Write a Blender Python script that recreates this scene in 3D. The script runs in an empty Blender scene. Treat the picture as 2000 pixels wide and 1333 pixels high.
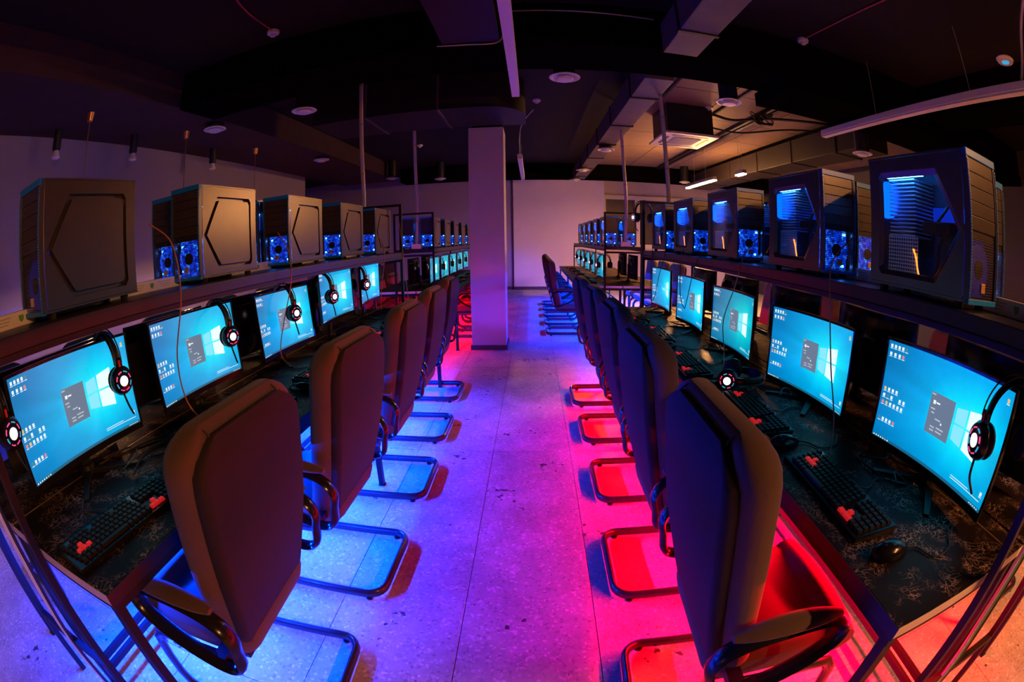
import bpy, bmesh, math, random
from mathutils import Vector, Matrix
random.seed(7)
sc = bpy.context.scene
COL = sc.collection
R90 = math.pi / 2

# ------------------------------------------------------------------ camera, world, exposure
cd = bpy.data.cameras.new('camera')
cam = bpy.data.objects.new('camera', cd); COL.objects.link(cam); sc.camera = cam
cd.type = 'PANO'
try:
    cd.panorama_type = 'FISHEYE_EQUISOLID'; cd.fisheye_lens = 898.3 / 2000 * 36; cd.fisheye_fov = math.radians(200)
except AttributeError:
    cd.cycles.panorama_type = 'FISHEYE_EQUISOLID'; cd.cycles.fisheye_lens = 898.3 / 2000 * 36; cd.cycles.fisheye_fov = math.radians(200)
cd.sensor_fit = 'HORIZONTAL'; cd.sensor_width = 36.0; cd.clip_start = 0.01
_pt, _yw, _rl = math.radians(-12.683), math.radians(-2.64), math.radians(-0.8185)
_fw = Vector((math.sin(_yw) * math.cos(_pt), math.cos(_yw) * math.cos(_pt), math.sin(_pt)))
_rt = Vector((math.cos(_yw), -math.sin(_yw), 0)); _up = _rt.cross(_fw)
_r2 = _rt * math.cos(_rl) + _up * math.sin(_rl); _u2 = _up * math.cos(_rl) - _rt * math.sin(_rl)
_m = Matrix((_r2, _u2, -_fw)).transposed().to_4x4(); _m.translation = Vector((0, 0, 1.35))
cam.matrix_world = _m

w = bpy.data.worlds.new('world'); sc.world = w; w.use_nodes = True
w.node_tree.nodes['Background'].inputs[0].default_value = (0.5, 0.45, 0.6, 1)
w.node_tree.nodes['Background'].inputs[1].default_value = 0.002
vs = sc.view_settings
sc.display_settings.display_device = 'sRGB'
vs.view_transform = 'Standard'; vs.look = 'None'; vs.gamma = 1.0; vs.use_curve_mapping = False
vs.exposure = 0.0
BLUE_W, RED_W = 600.0, 270.0          # under-desk strips, watts
WARM_E, WARM_E2 = 1000.0, 560.0                        # warm linear lamps
PEND_E = 380.0
SCREEN_E = 1.0

# ------------------------------------------------------------------ materials
MATS = {}
def nodes_of(name):
    m = bpy.data.materials.new(name); m.use_nodes = True
    return m, m.node_tree, m.node_tree.nodes['Principled BSDF']
def pmat(name, col, rough=0.5, metal=0.0, noise=0.0, nscale=20.0, bump=0.0, bscale=60.0, sheen=0.0, spec=0.5, coat=0.0):
    if name in MATS: return MATS[name]
    m, t, b = nodes_of(name)
    b.inputs['Base Color'].default_value = (*col, 1); b.inputs['Roughness'].default_value = rough
    b.inputs['Metallic'].default_value = metal; b.inputs['Specular IOR Level'].default_value = spec
    if sheen: b.inputs['Sheen Weight'].default_value = sheen; b.inputs['Sheen Roughness'].default_value = 0.6
    if coat: b.inputs['Coat Weight'].default_value = coat
    tc = t.nodes.new('ShaderNodeTexCoord')
    n = t.nodes.new('ShaderNodeTexNoise'); n.inputs['Scale'].default_value = nscale; n.inputs['Detail'].default_value = 4
    t.links.new(tc.outputs['Object'], n.inputs['Vector'])
    r = t.nodes.new('ShaderNodeMapRange'); r.inputs['To Min'].default_value = 1 - noise; r.inputs['To Max'].default_value = 1 + noise
    t.links.new(n.outputs['Fac'], r.inputs['Value'])
    mx = t.nodes.new('ShaderNodeMix'); mx.data_type = 'RGBA'; mx.blend_type = 'MULTIPLY'; mx.inputs['Factor'].default_value = 1
    mx.inputs['A'].default_value = (*col, 1); t.links.new(r.outputs['Result'], mx.inputs['B'])
    t.links.new(mx.outputs['Result'], b.inputs['Base Color'])
    if bump:
        n2 = t.nodes.new('ShaderNodeTexNoise'); n2.inputs['Scale'].default_value = bscale; n2.inputs['Detail'].default_value = 6
        t.links.new(tc.outputs['Object'], n2.inputs['Vector'])
        bp = t.nodes.new('ShaderNodeBump'); bp.inputs['Strength'].default_value = bump; bp.inputs['Distance'].default_value = 0.01
        t.links.new(n2.outputs['Fac'], bp.inputs['Height']); t.links.new(bp.outputs['Normal'], b.inputs['Normal'])
    MATS[name] = m
    return m
def emat(name, col, strength, base=(0.02, 0.02, 0.02)):
    if name in MATS: return MATS[name]
    m, t, b = nodes_of(name)
    b.inputs['Base Color'].default_value = (*base, 1)
    b.inputs['Emission Color'].default_value = (*col, 1); b.inputs['Emission Strength'].default_value = strength
    MATS[name] = m
    return m

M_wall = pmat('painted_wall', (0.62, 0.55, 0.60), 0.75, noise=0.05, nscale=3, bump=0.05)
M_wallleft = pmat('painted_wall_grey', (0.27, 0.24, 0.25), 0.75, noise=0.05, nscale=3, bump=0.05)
M_soffit = pmat('soffit_warm_lit', (0.05, 0.026, 0.024), 0.75, noise=0.2, nscale=3, spec=0.15)  # ceiling black lifted to brown, standing in for warm pendant light
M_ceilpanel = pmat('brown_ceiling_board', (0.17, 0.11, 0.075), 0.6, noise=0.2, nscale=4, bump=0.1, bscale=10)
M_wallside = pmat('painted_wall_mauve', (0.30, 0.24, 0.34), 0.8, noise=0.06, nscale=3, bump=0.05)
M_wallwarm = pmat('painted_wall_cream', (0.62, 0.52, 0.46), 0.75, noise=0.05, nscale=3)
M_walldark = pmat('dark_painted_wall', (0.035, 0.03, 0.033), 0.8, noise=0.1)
M_column = pmat('column_paint', (0.42, 0.40, 0.42), 0.7, noise=0.05, nscale=4, bump=0.04)
M_base = pmat('baseboard_dark', (0.05, 0.04, 0.045), 0.5, noise=0.1)
M_ceil = pmat('black_ceiling_paint', (0.014, 0.009, 0.009), 0.7, spec=0.15, noise=0.25, nscale=2, bump=0.2, bscale=8)
M_beam = pmat('black_concrete', (0.0035, 0.0022, 0.0022), 0.9, spec=0.0, noise=0.3, nscale=3, bump=0.25, bscale=14)
M_duct = pmat('painted_duct_board', (0.085, 0.06, 0.065), 0.6, noise=0.25, nscale=6, bump=0.15, bscale=20)
M_darkduct = pmat('dark_sheet_duct', (0.014, 0.010, 0.011), 0.5, spec=0.25, noise=0.2, nscale=4)
M_white = pmat('white_plastic', (0.72, 0.70, 0.70), 0.4, noise=0.04)
M_whitepaint = pmat('white_frame_paint', (0.75, 0.68, 0.64), 0.5, noise=0.04)
M_grey = pmat('grey_plastic', (0.25, 0.24, 0.25), 0.5, noise=0.05)
M_black = pmat('black_plastic', (0.012, 0.012, 0.013), 0.42, noise=0.1, spec=0.3)
M_gloss = pmat('glossy_black_plastic', (0.010, 0.010, 0.011), 0.18, noise=0.1, spec=0.35)
M_steel = pmat('black_steel_tube', (0.010, 0.009, 0.010), 0.5, noise=0.15, nscale=40, spec=0.22)
M_chairsteel = pmat('chair_black_tube', (0.02, 0.02, 0.024), 0.25, noise=0.1)
M_suede = pmat('brown_grey_suede', (0.085, 0.050, 0.040), 0.9, noise=0.16, nscale=9, bump=0.12, bscale=220, sheen=0.12, spec=0.2)
M_suede_dim = pmat('suede_dimmed_rear', (0.024, 0.017, 0.02), 0.9, noise=0.2, nscale=7, bump=0.12, bscale=220, sheen=0.03, spec=0.15)  # same suede as the cushions; dim light on the backs put into colour
M_seam = pmat('dark_stitching', (0.05, 0.034, 0.028), 0.9, noise=0.1)
M_case = pmat('case_painted_steel', (0.105, 0.088, 0.082), 0.31, metal=0.75, noise=0.08, nscale=30, bump=0.03, bscale=400)
M_bezel = pmat('case_bezel_plastic', (0.045, 0.036, 0.034), 0.28, noise=0.15, nscale=30)
M_trim = pmat('blue_case_trim', (0.0, 0.22, 0.80), 0.35, noise=0.05)
M_badge = pmat('gold_badge', (0.75, 0.48, 0.25), 0.3, metal=0.6, noise=0.1)
M_board = pmat('circuit_board', (0.03, 0.06, 0.10), 0.5, noise=0.5, nscale=60)
M_alu = pmat('aluminium_fins', (0.75, 0.78, 0.82), 0.35, metal=0.6, noise=0.1)
M_alutrim = pmat('aluminium_trim', (0.8, 0.62, 0.45), 0.3, metal=0.9, noise=0.05)
M_brass = pmat('brass_cup', (0.85, 0.45, 0.18), 0.3, metal=0.8, noise=0.05)
M_redplastic = pmat('red_plastic', (0.6, 0.02, 0.02), 0.35, noise=0.05)
M_green = pmat('green_print', (0.12, 0.40, 0.08), 0.5, noise=0.1)
M_greyprint = pmat('grey_print', (0.35, 0.34, 0.33), 0.6, noise=0.05)
M_cable = pmat('black_cable', (0.018, 0.016, 0.016), 0.45, noise=0.1)
M_copper = pmat('brown_cable', (0.30, 0.13, 0.06), 0.35, noise=0.1)
M_conduit = pmat('grey_conduit', (0.42, 0.38, 0.42), 0.45, noise=0.08)
M_redpipe = pmat('red_cable', (0.35, 0.03, 0.05), 0.5, noise=0.1)
M_shelf = pmat('dark_shelf_laminate', (0.018, 0.016, 0.016), 0.38, spec=0.3, noise=0.3, nscale=14, bump=0.1, bscale=50)
M_edgeband = pmat('white_edge_band', (0.70, 0.62, 0.56), 0.45, noise=0.05)
M_pane = pmat('dark_window_glass', (0.05, 0.035, 0.035), 0.45, noise=0.1)
M_bulb = pmat('frosted_bulb', (0.8, 0.72, 0.68), 0.4, noise=0.02)
M_keys = pmat('black_keycaps', (0.013, 0.011, 0.011), 0.5, noise=0.15, nscale=200, spec=0.2)
E_redkey = emat('red_backlit_keycap', (1.0, 0.02, 0.02), 0.38, (0.4, 0.015, 0.015))
E_blue = emat('blue_fan_led', (0.0, 0.075, 1.0), 3.2)
E_bluehi = emat('blue_led_bar', (0.03, 0.25, 1.0), 55.0)
E_bluelow = emat('blue_lit_blades', (0.0, 0.035, 0.9), 0.5)
def fan_glow():
    m, t, b = nodes_of('blue_fan_glow'); N = t.nodes.new; L = t.links.new
    tc = N('ShaderNodeTexCoord'); n = N('ShaderNodeTexNoise'); n.inputs['Scale'].default_value = 46; n.inputs['Detail'].default_value = 3; n.inputs['Roughness'].default_value = .7
    L(tc.outputs['Object'], n.inputs['Vector'])
    cr = N('ShaderNodeValToRGB'); e = cr.color_ramp.elements
    e[0].position = .38; e[0].color = (0, .004, .10, 1); e[1].position = .74; e[1].color = (.06, .42, 1.0, 1)
    k = cr.color_ramp.elements.new(.54); k.color = (0, .035, .75, 1)
    L(n.outputs['Fac'], cr.inputs['Fac']); L(cr.outputs['Color'], b.inputs['Emission Color']); b.inputs['Emission Strength'].default_value = 2.0
    b.inputs['Base Color'].default_value = (.01, .01, .02, 1)
    return m
E_fan = fan_glow()
E_reflection = emat('orange_reflection_glow', (1.0, 0.22, 0.02), 3.0)
E_green = emat('green_led', (0.1, 1.0, 0.1), 3.0)
E_white = emat('white_ring_led', (1.0, 0.80, 0.92), 2.2)
E_pink = emat('pink_ring_led', (1.0, 0.08, 0.30), 0.9)
E_cyanled = emat('cyan_ring_led', (0.05, 0.50, 0.9), 0.7)
E_warm = emat('warm_lamp_diffuser', (1.0, 0.43, 0.14), WARM_E)
E_warm3 = emat('small_warm_lamp_diffuser', (1.0, 0.43, 0.14), 350.0)
E_warm2 = emat('dimmed_warm_lamp_diffuser', (1.0, 0.36, 0.11), WARM_E2)
E_pend = emat('warm_pendant_bulb', (1.0, 0.48, 0.17), PEND_E)
E_ledblue = emat('blue_strip_diodes', (0.0, 0.12, 1.0), 2.0)
E_ledred = emat('red_strip_diodes', (1.0, 0.0, 0.04), 2.0)

def floor_material():
    m, t, b = nodes_of('terrazzo_floor'); N = t.nodes.new; L = t.links.new
    tc = N('ShaderNodeNewGeometry')
    v = N('ShaderNodeTexVoronoi'); v.inputs['Scale'].default_value = 95; L(tc.outputs['Position'], v.inputs['Vector'])
    sep = N('ShaderNodeSeparateColor'); L(v.outputs['Color'], sep.inputs['Color'])
    cr = N('ShaderNodeValToRGB'); e = cr.color_ramp.elements
    e[0].position = 0.0; e[0].color = (0.33, 0.31, 0.31, 1); e[1].position = 1.0; e[1].color = (0.80, 0.76, 0.74, 1)
    k = cr.color_ramp.elements.new(0.12); k.color = (0.47, 0.445, 0.44, 1)
    k = cr.color_ramp.elements.new(0.86); k.color = (0.53, 0.50, 0.49, 1)
    L(sep.outputs['Red'], cr.inputs['Fac'])
    n = N('ShaderNodeTexNoise'); n.inputs['Scale'].default_value = 2.2; n.inputs['Detail'].default_value = 8; n.inputs['Roughness'].default_value = 0.65
    L(tc.outputs['Position'], n.inputs['Vector'])
    r1 = N('ShaderNodeMapRange'); r1.inputs['From Min'].default_value = 0.30; r1.inputs['From Max'].default_value = 0.62
    r1.inputs['To Min'].default_value = 0.55; r1.inputs['To Max'].default_value = 1.0; L(n.outputs['Fac'], r1.inputs['Value'])
    m1 = N('ShaderNodeMix'); m1.data_type = 'RGBA'; m1.blend_type = 'MULTIPLY'; m1.inputs['Factor'].default_value = 1
    L(cr.outputs['Color'], m1.inputs['A']); L(r1.outputs['Result'], m1.inputs['B'])
    # small black scuffs
    n2 = N('ShaderNodeTexNoise'); n2.inputs['Scale'].default_value = 26; n2.inputs['Detail'].default_value = 3; L(tc.outputs['Position'], n2.inputs['Vector'])
    n3 = N('ShaderNodeTexNoise'); n3.inputs['Scale'].default_value = 3.1; n3.inputs['Detail'].default_value = 2; L(tc.outputs['Position'], n3.inputs['Vector'])
    ad = N('ShaderNodeMath'); ad.operation = 'MULTIPLY'; L(n2.outputs['Fac'], ad.inputs[0]); L(n3.outputs['Fac'], ad.inputs[1])
    r2 = N('ShaderNodeMapRange'); r2.inputs['From Min'].default_value = 0.385; r2.inputs['From Max'].default_value = 0.415; L(ad.outputs[0], r2.inputs['Value'])
    m2 = N('ShaderNodeMix'); m2.data_type = 'RGBA'; L(r2.outputs['Result'], m2.inputs['Factor'])
    L(m1.outputs['Result'], m2.inputs['A']); m2.inputs['B'].default_value = (0.05, 0.045, 0.05, 1)
    L(m2.outputs['Result'], b.inputs['Base Color'])
    b.inputs['Roughness'].default_value = 0.48; b.inputs['Specular IOR Level'].default_value = 0.35
    return m
M_floor = floor_material()
M_joint = pmat('dark_floor_joint', (0.16, 0.15, 0.15), 0.9, noise=0.1)

def marble_material():
    m, t, b = nodes_of('black_marble_laminate'); N = t.nodes.new; L = t.links.new
    g = N('ShaderNodeNewGeometry')
    nz = N('ShaderNodeTexNoise'); nz.inputs['Scale'].default_value = 7; nz.inputs['Detail'].default_value = 5; L(g.outputs['Position'], nz.inputs['Vector'])
    mx = N('ShaderNodeVectorMath'); mx.operation = 'MULTIPLY_ADD'; mx.inputs[1].default_value = (0.35, 0.35, 0.35)
    L(nz.outputs['Color'], mx.inputs[0]); L(g.outputs['Position'], mx.inputs[2])
    v = N('ShaderNodeTexVoronoi'); v.feature = 'DISTANCE_TO_EDGE'; v.inputs['Scale'].default_value = 36; L(mx.outputs[0], v.inputs['Vector'])
    r = N('ShaderNodeMapRange'); r.inputs['From Min'].default_value = 0.0; r.inputs['From Max'].default_value = 0.08
    r.inputs['To Min'].default_value = 1; r.inputs['To Max'].default_value = 0; L(v.outputs['Distance'], r.inputs['Value'])
    n2 = N('ShaderNodeTexNoise'); n2.inputs['Scale'].default_value = 11; n2.inputs['Detail'].default_value = 3; L(g.outputs['Position'], n2.inputs['Vector'])
    r2 = N('ShaderNodeMapRange'); r2.inputs['From Min'].default_value = 0.44; r2.inputs['From Max'].default_value = 0.64; L(n2.outputs['Fac'], r2.inputs['Value'])
    mu = N('ShaderNodeMath'); mu.operation = 'MULTIPLY'; L(r.outputs['Result'], mu.inputs[0]); L(r2.outputs['Result'], mu.inputs[1])
    c = N('ShaderNodeMix'); c.data_type = 'RGBA'; L(mu.outputs[0], c.inputs['Factor'])
    c.inputs['A'].default_value = (0.013, 0.009, 0.009, 1); c.inputs['B'].default_value = (0.42, 0.30, 0.26, 1)
    L(c.outputs['Result'], b.inputs['Base Color']); b.inputs['Roughness'].default_value = 0.42; b.inputs['Specular IOR Level'].default_value = 0.06
    return m
M_marble = marble_material()

def screen_material(name, tint, gain):
    m, t, b = nodes_of(name); N = t.nodes.new; L = t.links.new
    uv = N('ShaderNodeUVMap'); sp = N('ShaderNodeSeparateXYZ'); L(uv.outputs['UV'], sp.inputs[0])
    mp = N('ShaderNodeVectorMath'); mp.operation = 'SUBTRACT'; mp.inputs[1].default_value = (0.70, 0.52, 0); L(uv.outputs['UV'], mp.inputs[0])
    sca = N('ShaderNodeVectorMath'); sca.operation = 'MULTIPLY'; sca.inputs[1].default_value = (1.0, 0.75, 0); L(mp.outputs[0], sca.inputs[0])
    ln = N('ShaderNodeVectorMath'); ln.operation = 'LENGTH'; L(sca.outputs[0], ln.inputs[0])
    cr = N('ShaderNodeValToRGB'); e = cr.color_ramp.elements
    def c(r, g, bl): return (r * tint[0], g * tint[1], bl * tint[2], 1)
    e[0].position = 0.0; e[0].color = c(0.05, 0.95, 1.15); e[1].position = 1.0; e[1].color = c(0.0, 0.13, 0.40)
    k = cr.color_ramp.elements.new(0.17); k.color = c(0.0, 0.74, 1.0)
    k = cr.color_ramp.elements.new(0.34); k.color = c(0.0, 0.42, 0.80)
    k = cr.color_ramp.elements.new(0.60); k.color = c(0.0, 0.25, 0.60)
    L(ln.outputs['Value'], cr.inputs['Fac'])
    # faint rays fanning out of the bright centre
    sx = N('ShaderNodeSeparateXYZ'); L(mp.outputs[0], sx.inputs[0])
    at = N('ShaderNodeMath'); at.operation = 'ARCTAN2'; L(sx.outputs['Y'], at.inputs[0]); L(sx.outputs['X'], at.inputs[1])
    nn = N('ShaderNodeTexNoise'); nn.noise_dimensions = '1D'; nn.inputs['Scale'].default_value = 1.3; nn.inputs['Detail'].default_value = 2
    L(at.outputs[0], nn.inputs['W'])
    rr = N('ShaderNodeMapRange'); rr.inputs['From Min'].default_value = 0.35; rr.inputs['From Max'].default_value = 0.65
    rr.inputs['To Min'].default_value = 0.88; rr.inputs['To Max'].default_value = 1.1; L(nn.outputs['Fac'], rr.inputs['Value'])
    mm = N('ShaderNodeMix'); mm.data_type = 'RGBA'; mm.blend_type = 'MULTIPLY'; mm.inputs['Factor'].default_value = 1
    L(cr.outputs['Color'], mm.inputs['A']); L(rr.outputs['Result'], mm.inputs['B'])
    b.inputs['Base Color'].default_value = (0.01, 0.01, 0.01, 1); b.inputs['Roughness'].default_value = 0.35
    L(mm.outputs['Result'], b.inputs['Emission Color']); b.inputs['Emission Strength'].default_value = gain
    return m
M_screen = screen_material('desktop_wallpaper', (1, 1, 1), SCREEN_E)
M_screen_teal = screen_material('desktop_wallpaper_teal', (1, 1.0, 0.80), SCREEN_E * 0.85)
E_icon = emat('screen_icon_white', (0.85, 0.95, 1.0), 1.0)
E_iconred = emat('screen_icon_red', (0.9, 0.25, 0.25), 0.9)
E_iconor = emat('screen_icon_orange', (0.95, 0.6, 0.2), 0.9)
E_icongr = emat('screen_icon_dark', (0.10, 0.35, 0.40), 0.7)
E_dialog = emat('screen_dialog_slate', (0.17, 0.23, 0.33), 0.85)
E_dtext = emat('screen_dialog_text', (0.55, 0.62, 0.70), 0.9)
E_logo = emat('screen_logo_pale', (0.25, 0.82, 1.0), 1.0)
E_logohi = emat('screen_logo_bright', (0.72, 0.93, 1.0), 1.15)
E_taskbar = emat('screen_taskbar', (0.01, 0.16, 0.30), 0.8)

def perforated():
    m, t, b = nodes_of('perforated_black_mesh'); N = t.nodes.new; L = t.links.new
    tc = N('ShaderNodeTexCoord'); v = N('ShaderNodeTexVoronoi'); v.inputs['Scale'].default_value = 150; v.inputs['Randomness'].default_value = 0.0
    L(tc.outputs['Object'], v.inputs['Vector'])
    st = N('ShaderNodeMath'); st.operation = 'LESS_THAN'; st.inputs[1].default_value = 0.38; L(v.outputs['Distance'], st.inputs[0])
    tr = N('ShaderNodeBsdfTransparent'); mix = N('ShaderNodeMixShader'); L(st.outputs[0], mix.inputs[0])
    L(b.outputs[0], mix.inputs[1]); L(tr.outputs[0], mix.inputs[2]); L(mix.outputs[0], t.nodes['Material Output'].inputs['Surface'])
    b.inputs['Base Color'].default_value = (0.03, 0.025, 0.03, 1); b.inputs['Roughness'].default_value = 0.35
    return m
M_perf = perforated()
def acrylic():
    m, t, b = nodes_of('clear_acrylic'); N = t.nodes.new; L = t.links.new
    tr = N('ShaderNodeBsdfTransparent'); tr.inputs[0].default_value = (0.85, 0.88, 0.95, 1)
    gl = N('ShaderNodeBsdfGlossy'); gl.inputs['Roughness'].default_value = 0.05
    fr = N('ShaderNodeFresnel'); fr.inputs[0].default_value = 1.45
    mix = N('ShaderNodeMixShader'); L(fr.outputs[0], mix.inputs[0]); L(tr.outputs[0], mix.inputs[1]); L(gl.outputs[0], mix.inputs[2])
    L(mix.outputs[0], t.nodes['Material Output'].inputs['Surface'])
    return m
M_acrylic = acrylic()

# ------------------------------------------------------------------ mesh building
class MB:
    def __init__(s): s.v = []; s.f = []; s.mi = []; s.k = 0
    def mat(s, i): s.k = i; return s
    def face(s, idx): s.f.append(tuple(idx)); s.mi.append(s.k)
    def box(s, x0, x1, y0, y1, z0, z1, M=None):
        n = len(s.v)
        P = [Vector((x, y, z)) for x in (x0, x1) for y in (y0, y1) for z in (z0, z1)]
        s.v += [(M @ p) if M else p for p in P]
        for q in ((0, 1, 3, 2), (4, 6, 7, 5), (0, 4, 5, 1), (2, 3, 7, 6), (0, 2, 6, 4), (1, 5, 7, 3)): s.face([n + i for i in q])
        return s
    def quad(s, pts):
        n = len(s.v); s.v += [Vector(p) for p in pts]; s.face(range(n, n + len(pts))); return s
    def loft(s, rings, cap0=True, cap1=True, closed=True):
        n = len(s.v); c = len(rings[0])
        for r in rings: s.v += [Vector(p) for p in r]
        for i in range(len(rings) - 1):
            for j in range(c if closed else c - 1):
                a = n + i * c + j; b = n + i * c + (j + 1) % c
                s.face((a, b, b + c, a + c))
        if cap0: s.face([n + j for j in range(c)][::-1])
        if cap1: s.face([n + (len(rings) - 1) * c + j for j in range(c)])
        return s
    def tube(s, pts, r, n=8, closed=False, ry=None, up=(0, 0, 1)):
        pts = [Vector(p) for p in pts]; ry = ry or r; rings = []; m = len(pts); N = None
        for i, p in enumerate(pts):
            if closed: d = pts[(i + 1) % m] - pts[i - 1]
            else: d = pts[min(i + 1, m - 1)] - pts[max(i - 1, 0)]
            d.normalize()
            if N is None:
                N = Vector(up) - d * d.dot(Vector(up))
                if N.length < 1e-4: N = Vector((1, 0, 0)) - d * d.x
            else: N = N - d * d.dot(N)
            N.normalize(); B = d.cross(N)
            rings.append([p + N * (r * math.cos(2 * math.pi * j / n)) + B * (ry * math.sin(2 * math.pi * j / n)) for j in range(n)])
        if closed: rings.append(rings[0]); s.loft(rings, False, False)
        else: s.loft(rings)
        return s
    def lathe(s, prof, n=16, M=None):           # profile (r, z)
        rings = []
        for r, z in prof:
            ring = [Vector((r * math.cos(2 * math.pi * j / n), r * math.sin(2 * math.pi * j / n), z)) for j in range(n)]
            rings.append([(M @ p) if M else p for p in ring])
        return s.loft(rings)
    def prism(s, poly, z0, z1, M=None):
        a = [Vector((x, y, z0)) for x, y in poly]; b = [Vector((x, y, z1)) for x, y in poly]
        if M: a = [M @ p for p in a]; b = [M @ p for p in b]
        return s.loft([a, b])
    def mesh(s, name, mats, smooth=False, bev=0.0, fix=True):
        me = bpy.data.meshes.new(name)
        me.from_pydata([tuple(p) for p in s.v], [], s.f)
        if not isinstance(mats, (list, tuple)): mats = [mats]
        for m in mats: me.materials.append(m)
        if len(mats) > 1: me.polygons.foreach_set('material_index', s.mi)
        bm = bmesh.new(); bm.from_mesh(me)
        if bev:
            ed = [e for e in bm.edges if len(e.link_faces) == 2 and e.calc_face_angle(0) > 0.6]
            bmesh.ops.bevel(bm, geom=ed, offset=bev, segments=2, affect='EDGES', profile=0.6)
        if fix: bmesh.ops.recalc_face_normals(bm, faces=bm.faces)
        bm.to_mesh(me); bm.free()
        if smooth:
            me.polygons.foreach_set('use_smooth', [True] * len(me.polygons))
            try: me.set_sharp_from_angle(angle=math.radians(40))
            except Exception: pass
        me.update()
        return me
    def obj(s, name, mats, parent=None, smooth=False, bev=0.0, fix=True):
        return mobj(name, s.mesh(name, mats, smooth, bev, fix), parent)
def mobj(name, me, parent=None):
    o = bpy.data.objects.new(name, me); COL.objects.link(o)
    if parent: o.parent = parent
    return o
def tag(o, label, cat, group=None, kind=None):
    if label: o['label'] = label
    if cat: o['category'] = cat
    if group: o['group'] = group
    if kind: o['kind'] = kind
    return o
def struct(o): o['kind'] = 'structure'; return o
def thing(name, label, cat, loc=(0, 0, 0), rz=0.0, group=None):
    o = bpy.data.objects.new(name, None); COL.objects.link(o); o.empty_display_size = 0.05
    o.location = loc; o.rotation_euler = (0, 0, rz)
    return tag(o, label, cat, group)
def dup(root, loc, rz, label, group=None, rot=None):
    r = root.copy(); COL.objects.link(r); r.location = loc; r.rotation_euler = rot or (0, 0, rz); r['label'] = label
    if group: r['group'] = group
    for ch in list(root.children):
        c = ch.copy(); COL.objects.link(c); c.parent = r
        for g in ch.children:
            d = g.copy(); COL.objects.link(d); d.parent = c
    return r
def kid(root, name):
    for c in root.children:
        if c.name.split('.')[0] == name: return c
def rrect(cx, cy, hx, hy, r, z, n=4):
    pts = []; r = min(r, hx * 0.999, hy * 0.999)
    for k, (sx, sy) in enumerate(((1, 1), (-1, 1), (-1, -1), (1, -1))):
        for j in range(n + 1):
            a = k * R90 + R90 * j / n
            pts.append(Vector((cx + sx * (hx - r) + r * math.cos(a), cy + sy * (hy - r) + r * math.sin(a), z)))
    return pts
def arc(p0, p1, p2, n=6):                       # quadratic curve
    p0, p1, p2 = Vector(p0), Vector(p1), Vector(p2)
    return [(1 - t) ** 2 * p0 + 2 * t * (1 - t) * p1 + t * t * p2 for t in [i / n for i in range(n + 1)]]
def spline(pts, n=8):                           # Catmull-Rom
    P = [Vector(p) for p in pts]; P = [2 * P[0] - P[1]] + P + [2 * P[-1] - P[-2]]; out = []
    for i in range(1, len(P) - 2):
        for k in range(n):
            t = k / n
            out.append(0.5 * ((2 * P[i]) + (-P[i - 1] + P[i + 1]) * t + (2 * P[i - 1] - 5 * P[i] + 4 * P[i + 1] - P[i + 2]) * t * t + (-P[i - 1] + 3 * P[i] - 3 * P[i + 1] + P[i + 2]) * t ** 3))
    out.append(P[-2]); return out

# ------------------------------------------------------------------ the room
XL, XR, YN, YF, ZC = -4.5, 6.6, -4.6, 12.3, 3.2
fl = struct(MB().box(-7.5, XR + .2, YN - .2, 14.2, -0.12, -0.006).obj('floor', M_joint))
tile_me = {}
gx, gy = 0.5, 2.0
ix = -10
while -0.256 + ix * gx < XR:
    x0 = -0.256 + ix * gx; iy = -4
    while 0.70 + iy * gy < 14.0:
        y0 = 0.70 + iy * gy
        if x0 > XL - 0.6 - (2.5 if y0 > 7 else 0):
            if 't' not in tile_me: tile_me['t'] = MB().box(0.0015, gx - 0.0015, 0.0015, gy - 0.0015, -0.03, 0).mesh('floor_slab', M_floor, bev=0.0012)
            t = mobj('floor_slab', tile_me['t'], fl); t.location = (x0, y0, 0)
        iy += 1
    ix += 1
ce = struct(MB().box(-7.5, XR + .2, YN - .2, 14.2, ZC, ZC + .15).obj('ceiling', M_ceil))
MB().box(XL, -3.17, YN, 10.5, 2.85, ZC).obj('soffit', M_soffit, ce)
MB().box(-3.17, XR, 3.15, 3.72, 2.83, ZC).obj('beam', M_beam, ce)
MB().box(2.1, XR, 3.12, 3.80, 2.70, 2.829).obj('beam', M_beam, ce)
MB().box(-3.17, XR, 10.9, 11.5, 2.86, ZC).obj('beam', M_beam, ce)
MB().box(3.9, 4.5, YN, 3.15, 2.86, ZC).obj('beam', M_beam, ce)
for i_ in range(5):
    for j_ in range(6): MB().box(1.32 + i_ * 1.05, 2.355 + i_ * 1.05, 3.74 + j_ * 1.2, 4.925 + j_ * 1.2, ZC - .012, ZC).obj('ceiling_board', M_ceilpanel, ce)
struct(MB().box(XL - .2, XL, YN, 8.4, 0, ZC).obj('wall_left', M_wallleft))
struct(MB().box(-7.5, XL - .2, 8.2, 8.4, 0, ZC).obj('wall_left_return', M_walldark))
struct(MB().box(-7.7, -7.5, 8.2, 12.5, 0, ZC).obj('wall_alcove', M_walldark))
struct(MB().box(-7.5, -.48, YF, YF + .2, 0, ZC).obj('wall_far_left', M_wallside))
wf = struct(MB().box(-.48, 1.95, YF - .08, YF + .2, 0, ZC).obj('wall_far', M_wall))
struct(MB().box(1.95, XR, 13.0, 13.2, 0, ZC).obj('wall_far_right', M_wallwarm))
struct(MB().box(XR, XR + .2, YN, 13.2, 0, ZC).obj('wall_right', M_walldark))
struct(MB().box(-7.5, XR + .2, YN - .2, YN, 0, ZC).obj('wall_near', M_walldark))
struct(MB().box(-.48, 1.95, YF - .095, YF - .08, 0, .085).obj('baseboard_far', M_base))
struct(MB().box(-4.5, -.48, YF - .015, YF, 0, .085).obj('baseboard_far_left', M_base))
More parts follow.
